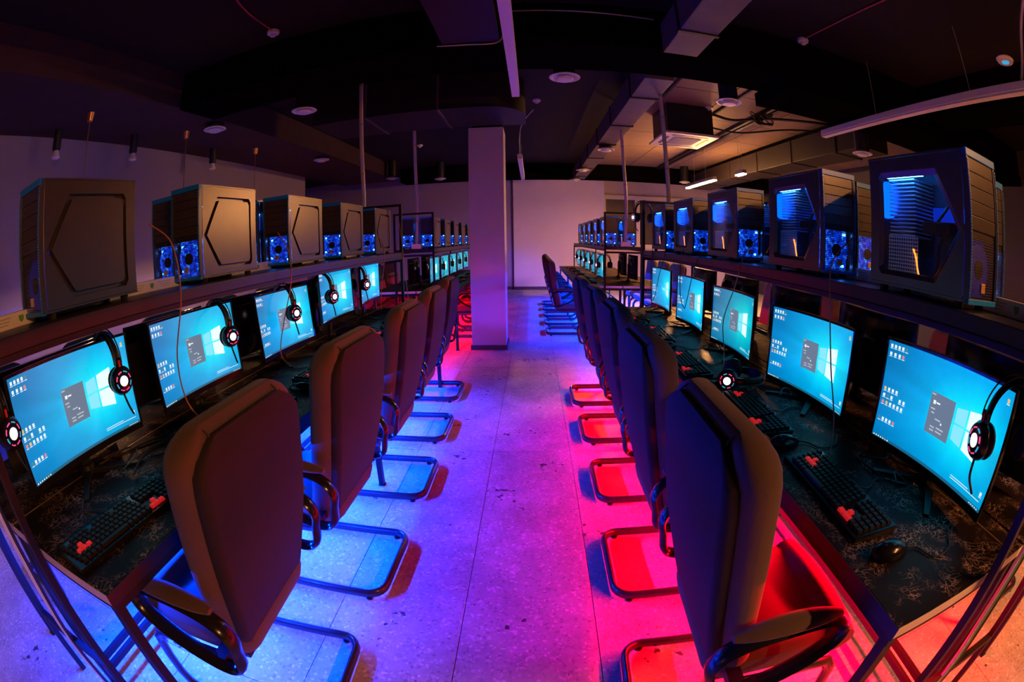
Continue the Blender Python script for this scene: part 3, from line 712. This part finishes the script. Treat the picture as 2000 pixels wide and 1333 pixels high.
def bezel_mesh():
    mb = MB(); n = 12
    for (u0, u1, z0, z1) in ((-.008 / SW, 1 + .008 / SW, -SH / 2 - .022, -SH / 2), (-.008 / SW, 1 + .008 / SW, SH / 2, SH / 2 + .008)):
        rings = []
        for i in range(n + 1):
            f = sp(u0 + (u1 - u0) * i / n, 0); rings.append([Vector((f.x, f.y - .003, z0)), Vector((f.x, f.y - .003, z1)), Vector((f.x, f.y + .0014, z1)), Vector((f.x, f.y + .0014, z0))])
        mb.loft(rings)
    for u0, u1 in ((-.008 / SW, 0), (1, 1 + .008 / SW)):
        a, b = sp(u0, 0), sp(u1, 0); mb.box(min(a.x, b.x), max(a.x, b.x), min(a.y, b.y) - .003, max(a.y, b.y) + .0014, -SH / 2, SH / 2)
    return mb.mesh('bezel', M_gloss)
MM = dict(screen=screen_mesh('screen', M_screen), teal=screen_mesh('screen_teal', M_screen_teal), g1=graphics_mesh(True), g0=graphics_mesh(False), house=housing_mesh(), bez=bezel_mesh())
MM['neck'] = MB().box(-.022, .022, .040, .062, .02, .26).mesh('stand_neck', M_black, bev=.004)
MM['hub'] = MB().lathe([(0, .0), (.035, 0), (.03, .03), (0, .034)], 14, Matrix.Translation((0, .05, .004))).mesh('stand_hub', M_black, True)
def leg_mesh(s):
    M = Matrix.Translation((0, .05, 0)) @ Matrix.Rotation(s * .72, 4, 'Z')
    mb = MB(); mb.loft([[M @ Vector((x * w_, y, z)) for x, z in ((-1, 0), (1, 0), (1, h_), (-1, h_))] for y, w_, h_ in ((.02, .016, .022), (-.10, .014, .014), (-.215, .010, .008))])
    return mb.mesh('stand_leg', M_black, bev=.002)
MM['leg1'], MM['leg2'] = leg_mesh(1), leg_mesh(-1)
MM['vesa'] = MB().lathe([(0, 0), (.05, 0), (.045, .02), (0, .022)], 16, Matrix.Translation((0, .032, 0)) @ Matrix.Rotation(-R90, 4, 'X')).mesh('mount_disc', M_black, True)
def monitor(label, x, y, zc, rz, tilt=0.0, group=None, teal=False, full=True, parts=True, base=.7502):
    t = thing('curved_monitor', label, 'monitor', (x, y, base), rz, group); h = zc - base
    def p(name, me, par=t, z=h):
        o = mobj(name, me, par); o.location = (0, 0, z) if par is t else (0, 0, 0)
        if par is t and z == h: o.rotation_euler = (tilt, 0, 0)
        return o
    p('housing', MM['house']); s = p('screen', MM['teal' if teal else 'screen']); p('screen_graphics', MM['g1' if full else 'g0'], s)['kind'] = 'stuff'
    if parts:
        p('bezel', MM['bez']); p('mount_disc', MM['vesa']); p('stand_neck', MM['neck'], t, 0); p('stand_hub', MM['hub'], t, 0); p('stand_leg', MM['leg1'], t, 0); p('stand_leg', MM['leg2'], t, 0)
    return t
GM = 'curved monitors'
for i, (x, y, z, a, ti) in enumerate(((-1.365, .74, .993, 1.9, 0), (-1.355, 1.42, .997, 0, -4), (-1.345, 2.184, .985, -1.9, -5), (-1.30, 2.80, 1.045, 1.2, -2), (-1.348, 3.59, 1.05, 4, 0))):
    monitor('%s curved monitor with lit desktop on the left aisle desk' % ORDL[i], x, y, z, R90 + math.radians(a), math.radians(ti), GM)
for i, (x, y, z, a) in enumerate(((1.121, .765, .962, -.5), (1.112, 1.522, .943, 4.2), (1.103, 2.289, .945, -.2), (1.093, 2.97, .953, -.2), (1.078, 3.651, .966, -.1))):
    monitor('%s curved monitor with lit desktop on the right aisle desk' % ORDL[i], x, y, z, -R90 + math.radians(a), 0, GM, i in (2,), i != 4)
for i in range(5):
    y = .77 + .75 * i
    monitor('%s monitor turned away on the outer left desk' % ORDL[i], -1.62, y, .97, -R90, 0, GM)
    monitor('%s monitor turned away on the outer right desk' % ORDL[i], 1.47, y, .97, R90, 0, GM)
    monitor('%s small lit monitor on the left rear aisle desk' % ORDL[i], -1.30, 5.95 + .72 * i, .98, R90, 0, GM, True, True, False)
    monitor('%s small lit monitor on the right rear aisle desk' % ORDL[i], .98, 6.45 + .76 * i, .98, -R90 - .05 * (i % 2), 0, GM, True, True, False)
for i in range(2):
    monitor('%s dark backed monitor on the outer left rear desk' % ORDL[i], -1.56, 6.0 + .75 * i, .98, -R90, 0, GM)
    monitor('%s dark backed monitor on the outer right rear desk' % ORDL[i], 1.42, 6.45 + .75 * i, .98, R90, 0, GM)

# ------------------------------------------------------------------ tower computers
TW, TD, TH = .172, .43, .395
HEX = [(.10, .48), (.31, .86), (.85, .86), (.88, .82), (.885, .18), (.855, .14), (.33, .14), (.31, .16)]
def hexpts(sc_=1.0, grow=0.0):
    cy = sum(p[0] for p in HEX) / len(HEX); cz = sum(p[1] for p in HEX) / len(HEX)
    out = []
    for a, b in HEX:
        da, db = (a - cy) * TD, (b - cz) * TH; L = math.hypot(da, db); f = (L + grow) / L
        out.append(((cy * TD + da * f), (cz * TH + db * f)))
    return out
def ring_faces(mb, outer, inner, x):
    """planar ring between a rectangle (outer) and a polygon, in the YZ plane at x"""
    n = len(inner); cy = sum(p[0] for p in inner) / n; cz = sum(p[1] for p in inner) / n
    y0, y1, z0, z1 = outer; pts = []
    for (a, b) in inner:                      # radial projection on the rectangle
        dy, dz = a - cy, b - cz; s = 1e9
        if dy > 0: s = min(s, (y1 - cy) / dy)
        if dy < 0: s = min(s, (y0 - cy) / dy)
        if dz > 0: s = min(s, (z1 - cz) / dz)
        if dz < 0: s = min(s, (z0 - cz) / dz)
        pts.append((cy + dy * s, cz + dz * s))
    corners = [(y0, z0), (y0, z1), (y1, z1), (y1, z0)]
    seq = []
    ang = lambda p: math.atan2(p[1] - cz, p[0] - cy)
    for i in range(n):
        j = (i + 1) % n; a0, a1 = ang(pts[i]), ang(pts[j])
        poly = [pts[i]]
        d = (a1 - a0 + math.pi) % (2 * math.pi) - math.pi
        cs = []
        for c in corners:
            dd = (ang(c) - a0 + math.pi) % (2 * math.pi) - math.pi
            if (d > 0 and 1e-6 < dd < d - 1e-6) or (d < 0 and d + 1e-6 < dd < -1e-6): cs.append((abs(dd), c))
        poly += [c for _, c in sorted(cs)] + [pts[j], inner[j], inner[i]]
        mb.quad([(x, p[0], p[1]) for p in poly])
def make_tower():
    t = thing('tower_computer', 'tower', 'computer')
    f0 = .018; hx = TW / 2
    def yz(l): return [(a - 0, b) for a, b in l]
    # local: front plane at y=0, body runs to +y; bottom at z=0
    mb = MB(); z0 = f0
    mb.box(-hx, hx, .022, TD, TH - .006, TH); mb.box(-hx, hx, .022, TD, z0, z0 + .006); mb.box(-hx + .002, hx - .002, TD - .006, TD - .001, z0 + .006, TH - .006)
    mb.obj('case_body', M_case, t)
    # solid side panel (+x) with a hexagonal groove around a raised plate
    mb = MB(); outer = (.024, TD - .002, z0 + .007, TH - .007); h1 = hexpts(grow=.010); h2 = hexpts(grow=-.010); x = hx; g = hx - .020
    ring_faces(mb, outer, h1, x)
    n = len(h1)
    for i in range(n):
        j = (i + 1) % n
        mb.quad([(x, *h1[i]), (x, *h1[j]), (g, *h1[j]), (g, *h1[i])]); mb.quad([(g, *h1[i]), (g, *h1[j]), (g, *h2[j]), (g, *h2[i])]); mb.quad([(g, *h2[i]), (g, *h2[j]), (x, *h2[j]), (x, *h2[i])])
    mb.quad([(x, a, b) for a, b in h2])
    mb.obj('side_panel', M_case, t, fix=False)
    # window panel (-x)
    mb = MB(); ring_faces(mb, outer, h1, -hx)
    for i in range(n):
        j = (i + 1) % n; mb.quad([(-hx, *h1[i]), (-hx, *h1[j]), (-hx + .01, *h2[j]), (-hx + .01, *h2[i])])
    wp = mb.obj('window_panel', M_case, t, fix=False)
    MB().quad([(-hx + .009, a, b) for a, b in h2]).obj('window_pane', M_acrylic, wp, fix=False)
    # inside
    MB().box(hx - .034, hx - .030, .09, TD - .01, z0 + .01, TH - .01).obj('motherboard', M_board, t)
    mb = MB()
    for k in range(15): mb.box(-.055, hx - .038, .245, .365, TH * .42 + k * .0115, TH * .42 + k * .0115 + .004)
    mb.obj('heatsink', M_alu, t)['kind'] = 'stuff'
    mb = MB()
    for k in range(11): mb.box(-.066, -.062, .225, .36, z0 + .035 + k * .0105, z0 + .035 + k * .0105 + .004)
    for k in range(13): mb.box(-.0655, -.0625, .227 + k * .0107, .230 + k * .0107, z0 + .03, z0 + .148)
    mb.obj('power_supply_grille', M_alu, t)['kind'] = 'stuff'
    MB().box(-.06, hx - .038, .10, .21, TH * .45, TH * .53).obj('graphics_card', M_black, t, bev=.003)
    MB().box(-.066, -.058, .20, .36, TH * .845, TH * .853).obj('led_bar', E_bluehi, t)
    MB().box(hx - .05, hx - .045, .10, .24, TH * .56, TH * .66).obj('lit_module', E_bluelow, t)
    MB().lathe([(.052, -.006), (.058, -.006), (.058, .006), (.052, .006)], 20, Matrix.Translation((-.02, TD - .02, TH * .70)) @ Matrix.Rotation(R90, 4, 'X')).obj('rear_fan_ring', E_blue, t)
    MB().tube(spline([(-.067, .245, .13), (-.069, .23, .105), (-.067, .225, .08), (-.069, .215, .06)], 4), .0028, 6).obj('orange_reflection', E_reflection, t)  # glowing squiggle standing in for an orange reflection in the side window
    MB().tube(spline([(-.03, .12, .20), (-.045, .15, .15), (-.03, .17, .1), (0, .2, .05)], 5), .006, 6).obj('inner_cable', M_cable, t)
    MB().tube(spline([(0, .10, .30), (-.04, .13, .24), (-.03, .18, .2), (0, .22, .16)], 5), .005, 6).obj('inner_cable', M_cable, t)
    # front bezel: frame, drive bay covers, perforated intake, blue trims
    fb = MB(); fb.box(-hx, -hx + .012, 0, .022, f0, TH); fb.box(hx - .012, hx, 0, .022, f0, TH); fb.box(-hx + .012, hx - .012, .014, .022, TH * .44, TH - .012)
    fr = fb.obj('front_bezel', M_bezel, t, bev=.0015)
    zz = TH - .020
    for k in range(5):
        hgt = .036; MB().box(-hx + .013, hx - .013, .003, .0138, zz - hgt + .0015, zz).obj('bay_cover', M_bezel, fr, bev=.0012); zz -= hgt
    MB().quad([(-hx + .012, .006, f0 + .012), (hx - .012, .006, f0 + .012), (hx - .012, .006, zz), (-hx + .012, .006, zz)]).obj('intake_mesh', M_perf, fr, fix=False)
    MB().box(-hx, hx, -.002, .0138, TH - .0195, TH + .001).obj('top_trim', M_trim, fr, bev=.0015)
    MB().box(-hx, hx, -.002, .0138, f0 - .002, f0 + .0115).obj('bottom_trim', M_trim, fr, bev=.0015)
    for s in (-1, 1):
        mb = MB()
        for k in range(46):
            z = f0 + .016 + k * (TH - f0 - .04) / 46
            mb.box(min(s * (hx - .0005), s * (hx - .0065)), max(s * (hx - .0005), s * (hx - .0065)), -.003, 0.0, z, z + .0045)
        mb.obj('toothed_strip', M_trim, fr)['kind'] = 'stuff'
    MB().box(-.012, .012, .0005, .0055, f0 + .028, f0 + .052).obj('badge', M_badge, fr, bev=.001)
    # glowing front fan behind the mesh
    fz = f0 + .085; MF = Matrix.Translation((0, .030, fz)) @ Matrix.Rotation(R90, 4, 'X')
    MB().box(-hx + .014, hx - .014, .046, .050, f0 + .014, zz - .004).obj('fan_frame', E_fan, t)
    MB().lathe([(.060, -.006), (.0635, -.006), (.0635, .006), (.060, .006)], 24, MF).obj('fan_ring', E_fan, t)
    MB().lathe([(0, -.01), (.024, -.01), (.024, .01), (0, .012)], 16, MF).obj('fan_hub', M_black, t)
    mb = MB()
    for k in range(7):
        M = MF @ Matrix.Rotation(2 * math.pi * k / 7, 4, 'Z')
        mb.quad([M @ Vector(p) for p in ((.018, -.008, -.005), (.056, -.016, -.005), (.055, .008, .006), (.018, .006, .006))])
    mb.obj('fan_blades', M_gloss, t, fix=False)
    for a, b_ in ((-.055, .052), (.056, .06), (.05, -.058), (-.058, -.045)): MB().box(a - .005, a + .005, .040, .046, fz + b_ - .005, fz + b_ + .005).obj('fan_led', E_bluehi, t)
    for sx in (-1, 1):
        for y in (.05, TD - .05): MB().lathe([(0, 0), (.014, 0), (.016, f0 - .0005), (0, f0 - .0005)], 10, Matrix.Translation((sx * .06, y, 0))).obj('case_foot', M_black, t)
    return t
tower0 = make_tower()
GT = 'black tower computers on the racks'
ZS = 1.2648
for i, (x, y) in enumerate(((1.036, .675), (1.045, 1.395), (1.075, 2.235), (1.08, 2.96), (1.08, 3.62))):
    o = place(tower0, 'tower', (x + TW / 2, y, ZS), 0, '%s tower computer with blue lit side window, right front rack' % ORDL[i], GT)
    if i == 0: lit_tower = o
for i, (x, y) in enumerate(((-1.30, .627), (-1.285, 1.41), (-1.30, 2.19), (-1.30, 2.92), (-1.30, 3.64))):
    o = place(tower0, 'tower', (x - TW / 2 + .02, y, ZS), 0, '%s tower computer with grooved solid side, left front rack' % ORDL[i], GT)
    if i == 0: dim_tower = o
for i in range(5):
    place(tower0, 'tower', (-1.585, .80 + .70 * i, ZS), 0, '%s tower in the back line of the left front rack' % ORDL[i], GT)
    place(tower0, 'tower', (1.405, .80 + .70 * i, ZS), 0, '%s tower in the back line of the right front rack' % ORDL[i], GT)
    place(tower0, 'tower', (-1.27, 5.50 + .75 * i, ZS), 0, '%s tower in the aisle line of the left rear rack' % ORDL[i], GT)
    place(tower0, 'tower', (1.03, 5.92 + .75 * i, ZS), 0, '%s tower in the aisle line of the right rear rack' % ORDL[i], GT)
for i in range(2):
    place(tower0, 'tower', (-1.52, 5.50 + .75 * i, ZS), 0, '%s tower in the back line of the left rear rack' % ORDL[i], GT)
    place(tower0, 'tower', (1.28, 5.92 + .75 * i, ZS), 0, '%s tower in the back line of the right rear rack' % ORDL[i], GT)

def dim_fans(t):                      # the fans of the two towers nearest the camera barely glow
    E_dim = emat('blue_fan_led_dim', (0.0, 0.03, 1.0), 0.10)
    for c in t.children:
        if c.name.split('.')[0] in ('fan_ring', 'fan_led', 'fan_frame'):
            c.data = c.data.copy(); c.data.materials.clear(); c.data.materials.append(E_dim)
dim_fans(lit_tower); dim_fans(dim_tower)
# ------------------------------------------------------------------ keyboards and mice
def make_keyboard():
    t = thing('gaming_keyboard', 'k', 'keyboard')
    rings = [[Vector((x, y, z)) for x, y, z in ((-.222, -.068, 0), (.222, -.068, 0), (.222, .068, 0), (-.222, .068, 0))],
             [Vector((x, y, z)) for x, y, z in ((-.222, -.070, .012), (.222, -.070, .012), (.222, .070, .022), (-.222, .070, .022))]]
    MB().loft(rings).obj('keyboard_base', M_gloss, t, bev=.003)
    mb = MB(); red = []
    rows = 6
    def cap(mb, x, y, w, d):
        z = .0125 + (y + .07) / .14 * .010; b = .0015
        mb.loft([[Vector((x + a, y + c, z)) for a, c in ((0, 0), (w, 0), (w, d), (0, d))], [Vector((x + a, y + c, z + .008)) for a, c in ((b, b), (w - b, b), (w - b, d - b), (b, d - b))]])
    p = .0192; rk = {(1, 2), (2, 1), (2, 2), (2, 3)}
    for r in range(rows):
        y = .043 - r * .0195
        for c in range(22):
            x = -.213 + c * p + (.0035 * r if c < 15 else 0)
            if c == 15 or c == 18 and False: continue
            if r in (0,) and c in (1, 6, 11): continue
            if c in (16, 17, 18) and r in (3,): continue
            if c in (16, 18) and r == 4: continue
            if r == 5 and 4 <= c <= 9:
                if c == 4: cap(mb, x, y, p * 6 - .0025, .0168)
                continue
            is_red = (c, r) in {(2, 2), (1, 3), (2, 3), (3, 3), (17, 4), (16, 5), (17, 5), (18, 5)}
            if is_red: red.append((x, y)); continue
            cap(mb, x, y, p - .0025, .0168)
    kc = mb.obj('keycaps', M_keys, t); kc['kind'] = 'stuff'
    m2 = MB(); cap(m2, 0, 0, p - .0025, .0168)
    rme = m2.mesh('red_keycap', E_redkey)
    for x, y in red:
        o = mobj('red_keycap', rme, t); o.location = (x, y, y / .14 * .010)
    MB().tube(spline([(0, .07, .012), (.01, .12, .006), (-.03, .19, .004), (.02, .26, .004)], 6), .0025, 6).obj('keyboard_cable', M_cable, t)
    MB().box(.19, .196, .058, .062, .022, .0235).obj('status_led', E_green, t)
    return t
kb0 = make_keyboard()
def make_mouse():
    t = thing('computer_mouse', 'm', 'mouse'); rings = []
    for z, s, o in ((0, .93, 0), (.004, 1, 0), (.014, .98, -.001), (.024, .82, -.003), (.032, .52, -.006), (.036, .15, -.008)):
        rings.append([Vector((.031 * s * math.cos(a) * (1 - .12 * math.sin(a)), .059 * s * math.sin(a) + o, z)) for a in [2 * math.pi * j / 18 for j in range(18)]])
    MB().loft(rings).obj('mouse_body', M_gloss, t, True)
    MB().lathe([(0, -.004), (.010, -.004), (.010, .004), (0, .004)], 12, Matrix.Translation((0, .030, .024)) @ Matrix.Rotation(R90, 4, 'Y')).obj('scroll_wheel', M_grey, t)
    MB().box(-.0025, .0025, -.012, -.006, .0335, .0352).obj('mouse_led', E_green, t)
    MB().tube(spline([(0, .056, .008), (.01, .09, .004), (.06, .12, .003), (.05, .19, .003), (-.02, .25, .003)], 6), .0022, 6).obj('mouse_cable', M_cable, t)
    return t
mouse0 = make_mouse()
GK, GMo = 'black gaming keyboards with red keys', 'black mice on the desks'
ZD = .7504
for i, (x, y, a) in enumerate(((-1.015, .575, -3), (-1.02, 1.36, 2), (-1.03, 2.02, -2), (-1.05, 2.72, 3), (-1.05, 3.45, 0))):
    place(kb0, 'kb', (x, y, ZD), R90 + math.radians(a), '%s black keyboard with red keys on the left aisle desk' % ORDL[i], GK)
for i, (x, y, a) in enumerate(((.800, .835, 12), (.815, 1.44, 12), (.765, 2.10, 10), (.80, 2.80, 14), (.80, 3.46, 8))):
    place(kb0, 'kb', (x, y, ZD), -R90 + math.radians(a) * -0 + math.radians(-a * .3), '%s black keyboard with red keys on the right aisle desk' % ORDL[i], GK)
for i in range(5):
    y = .77 + .75 * i
    place(kb0, 'kb', (-1.86, y, ZD), -R90, '%s keyboard on the outer left desk' % ORDL[i], GK)
    place(kb0, 'kb', (1.70, y, ZD), R90, '%s keyboard on the outer right desk' % ORDL[i], GK)
    place(kb0, 'kb', (.78, 6.35 + .75 * i, ZD), -R90 + .1, '%s keyboard on the right rear aisle desk' % ORDL[i], GK)
    place(kb0, 'kb', (-1.08, 5.95 + .75 * i, ZD), R90 - .1, '%s keyboard on the left rear aisle desk' % ORDL[i], GK)
for i, (x, y, a) in enumerate(((-1.0, .945, 0), (-1.0, 1.70, 10), (-1.02, 2.36, 0), (-1.02, 3.06, 0), (-1.02, 3.78, 0))):
    place(mouse0, 'mouse', (x, y, ZD), R90 + math.radians(a), '%s black mouse on the left aisle desk' % ORDL[i], GMo)
for i, (x, y, a) in enumerate(((.785, .545, -5), (.80, 1.155, 0), (.745, 1.735, 0), (.77, 2.48, 0), (.77, 3.14, 0))):
    place(mouse0, 'mouse', (x, y, ZD), -R90 + math.radians(a), '%s black mouse on the right aisle desk' % ORDL[i], GMo)

# ------------------------------------------------------------------ headsets
def make_headset():
    """hangs by its headband: origin at the inside top of the band, cups hang below at +-Y"""
    t = thing('gaming_headset', 'h', 'headset')
    band = [(0, .088 * math.sin(a), -.005 - .088 * (1 - math.cos(a))) for a in [-1.62 + 3.24 * k / 20 for k in range(21)]]
    MB().tube(band, .005, 8, False, .016, (0, 0, 1)).obj('headband_pad', M_black, t, True)
    for x in (-.012, .012):
        b2 = [(x, .101 * math.sin(a), .013 - .101 * (1 - math.cos(a))) for a in [-1.6 + 3.2 * k / 20 for k in range(21)]]
        MB().tube(b2, .0025, 6).obj('headband_wire', M_black, t, True)
    for s in (-1, 1):
        MB().box(-.014, .014, s * .094 - .007, s * .094 + .007, -.118, -.075).obj('yoke', M_gloss, t, bev=.003)
        MB().box(-.004, .004, s * .102 - .002, s * .102 + .002, -.112, -.082).obj('red_inlay', M_redplastic, t)
        Mx = Matrix.Translation((0, s * .094, -.147)) @ Matrix.Rotation(-s * R90, 4, 'X')
        cup = MB().lathe([(0, -.014), (.036, -.014), (.046, -.004), (.047, .006), (.040, .018), (.026, .021), (0, .021)], 24, Mx).obj('ear_cup', M_gloss, t, True)
        MB().lathe([(0, -.036), (.030, -.036), (.042, -.030), (.045, -.022), (.040, -.0145), (0, -.0145)], 20, Mx).obj('ear_cushion', M_black, t, True)
        MB().lathe([(.0, .0215), (.0165, .0215), (.0165, .024), (0, .024)], 20, Mx).obj('ring_light', E_white, cup)
        mb = MB()
        for k in range(8):
            mb.mat(k % 3); a0 = 2 * math.pi * k / 8 + .12; a1 = a0 + .52
            pts0 = []
            for j in range(4):
                a = a0 + (a1 - a0) * j / 3
                pts0.append([Mx @ Vector((r_ * math.cos(a), r_ * math.sin(a), z_)) for r_, z_ in ((.0285, .0205), (.0318, .0195), (.0318, .0222), (.0285, .0232))])
            mb.loft(pts0)
        mb.obj('colour_arcs', [E_pink, E_cyanled, E_pink], cup)['kind'] = 'stuff'
    MB().tube(spline([(0, -.094, -.193), (.01, -.096, -.235), (.03, -.08, -.27)], 5), .004, 6).obj('microphone_boom', M_black, t, True)
    return t
hs0 = make_headset()
GH = 'black headsets with glowing rings'
def hset(x, y, z, rz, label, rot=None): return place(hs0, 'hs', (x, y, z), rz, label, GH, rot)
hset(-1.36, .92, 1.172, R90 - .15, 'black headset hanging on the first left monitor')
hset(-1.355, 1.60, 1.168, R90 - .3, 'black headset hanging on the second left monitor')
hset(-1.345, 2.20, 1.168, R90 - .4, 'black headset hanging on the third left monitor')
hset(-1.30, 2.62, 1.198, R90 - .4, 'black headset hanging on the fourth left monitor')
hset(-1.34, 3.34, 1.198, R90 - .5, 'black headset hanging on the last left monitor')
hset(1.115, .50, 1.14, -R90 - .45, 'black headset with red lining hanging on the first right monitor')
_a = math.radians(-32); _ca, _sa = math.cos(_a), math.sin(_a)
hset(.815 - (-.147 * _ca + .094 * _sa), 1.70 - (-.147 * _sa - .094 * _ca), .7985, 0, 'glowing headset lying on the right desk by the second keyboard', (0, R90, _a))
hset(1.01, 4.08, 1.705, -R90 + .35, 'glowing headset hanging high on the far right rack post')
hset(-1.40, .405, 1.165, R90 + .2, 'headset hanging on the near corner of the first left monitor')
for i in range(5):
    hset(-1.29, 6.15 + .72 * i, 1.15, R90 + .2, '%s tiny headset hanging on the left rear monitors' % ORDL[i])
    hset(.985, 6.25 + .76 * i, 1.15, -R90 + .2, '%s tiny headset hanging on the right rear monitors' % ORDL[i])
hset(1.20, 1.93, 1.135, -R90 + .9, 'dark headset hanging in the gap between second and third right monitors')
hset(1.20, 2.63, 1.135, -R90 + .9, 'dark headset hanging in the gap between third and fourth right monitors')

# ------------------------------------------------------------------ white trunking with green shields on the racks
def trunking(label, x, y0, y1, side):
    t = thing('cable_trunking', label, 'cable trunking', (x, y0, ZS)); L = y1 - y0
    MB().box(-.022, .022, 0, L, 0, .043).obj('trunk', M_white, t, bev=.002)
    sh = [(-.011, .012), (.011, .012), (.011, 0), (.006, -.009), (0, -.013), (-.006, -.009), (-.011, 0)]
    mb = MB(); mb.quad([(side * .0226, a, .0215 + b * .85) for a, b in sh]); me = mb.mesh('shield_mark', M_green, fix=False)
    m2 = MB()
    for k in range(3): m2.quad([(side * .0225, -.04 + .01 * k, .030 - .009 * k), (side * .0225, .04 - .006 * k, .030 - .009 * k), (side * .0225, .04 - .006 * k, .0325 - .009 * k), (side * .0225, -.04 + .01 * k, .0325 - .009 * k)])
    me2 = m2.mesh('print_lines', M_greyprint, fix=False)
    y = .08
    while y < L - .1:
        o = mobj('shield_mark', me, t); o.location = (0, y, 0)
        o = mobj('print_lines', me2, t); o.location = (0, y + .08, 0); y += .165
trunking('white cable trunking with green shields on the left front rack', -1.452, .36, 4.0, 1)
trunking('white cable trunking with green shields on the right front rack', 1.262, .36, 4.0, -1)

# ------------------------------------------------------------------ loose cables
GC = 'headset cables hanging over the racks'
def hang(label, pts, mat=None, r=.0028): return cord('headset_cable', label, 'cable', pts, r, mat or M_copper, 6, True, GC)
hang('brown cable hanging between first and second left monitors', [(-1.20, 1.06, 1.50), (-1.12, 1.10, 1.42), (-1.11, 1.12, 1.25), (-1.15, 1.10, 1.05), (-1.14, 1.10, .90), (-1.10, 1.14, .80), (-1.05, 1.12, .757)])
hang('brown cable hanging past the third left monitor', [(-1.20, 1.94, 1.45), (-1.145, 1.95, 1.35), (-1.14, 1.95, 1.2), (-1.20, 1.94, 1.0), (-1.22, 1.92, .85), (-1.15, 1.96, .757)])
hang('brown cable hanging beside the last left monitor', [(-1.2, 3.36, 1.45), (-1.14, 3.4, 1.36), (-1.14, 3.42, 1.2), (-1.18, 3.45, 1.0), (-1.2, 3.45, .757)])
hang('brown cable hanging between first and second right towers', [(1.06, 1.22, 1.42), (.975, 1.24, 1.33), (.955, 1.22, 1.2), (.96, 1.18, 1.0), (.95, 1.10, .85), (.90, 1.02, .757)])
hang('brown cable crossing the third right monitor to the desk', [(1.1, 1.98, 1.42), (1.0, 1.98, 1.32), (.965, 2.02, 1.15), (.95, 2.1, .98), (.92, 2.0, .85), (.86, 1.86, .80), (.82, 1.82, .757)])
hang('black cable looping in front of the fourth right monitor', [(1.02, 2.60, 1.30), (.985, 2.66, 1.2), (.97, 2.75, .97), (.98, 2.82, .93), (.985, 2.92, 1.0), (1.0, 2.98, 1.2), (1.03, 3.0, 1.3)], M_cable)
hang('black cable looping in front of the last right monitor', [(1.0, 3.32, 1.3), (.97, 3.4, 1.1), (.965, 3.5, .92), (.97, 3.62, .88), (.98, 3.7, 1.05), (1.0, 3.72, 1.3)], M_cable)
hang('thin cable dangling at the end of the left front rack', [(-1.18, 4.0, 1.55), (-1.15, 3.98, 1.35), (-1.13, 3.97, 1.1), (-1.1, 3.95, .85), (-1.08, 3.94, .757)])
GD = 'black cable tangles on the desks'
for i in range(10):
    sd = -1 if i < 5 else 1; y = (.95 + .75 * (i % 5)); x = -1.27 if sd < 0 else 1.11
    pts = [(x + random.uniform(-.12, .10), y + random.uniform(-.18, .18), .756 + .012 * (k % 3)) for k in range(11)]
    cord('cable_tangle', '%s tangle of black cables behind the %s aisle monitors' % (ORDL[i % 5], 'left' if sd < 0 else 'right'), 'cable', pts, .0032, M_cable, 6, True, GD)
for lab, x, s in (('white and green cables running down the right rack end', 1.20, 1), ('white cables running down the left rack end', -1.42, -1)):
    t = thing('rack_cables', lab, 'cable', (x, .315, 0))
    for k in range(3):
        MB().tube(spline([(.03 * k - .03, -.004 * k, 1.2), (.03 * k - .025, -.01, .9), (.03 * k - .04, .0, .6), (.02 * k - .03, -.008, .33), (.02 * k - .02, 0, .02)], 6), .007, 8).obj('cable_strand', [M_white, M_green if s > 0 else M_white, M_cable][k], t, True)
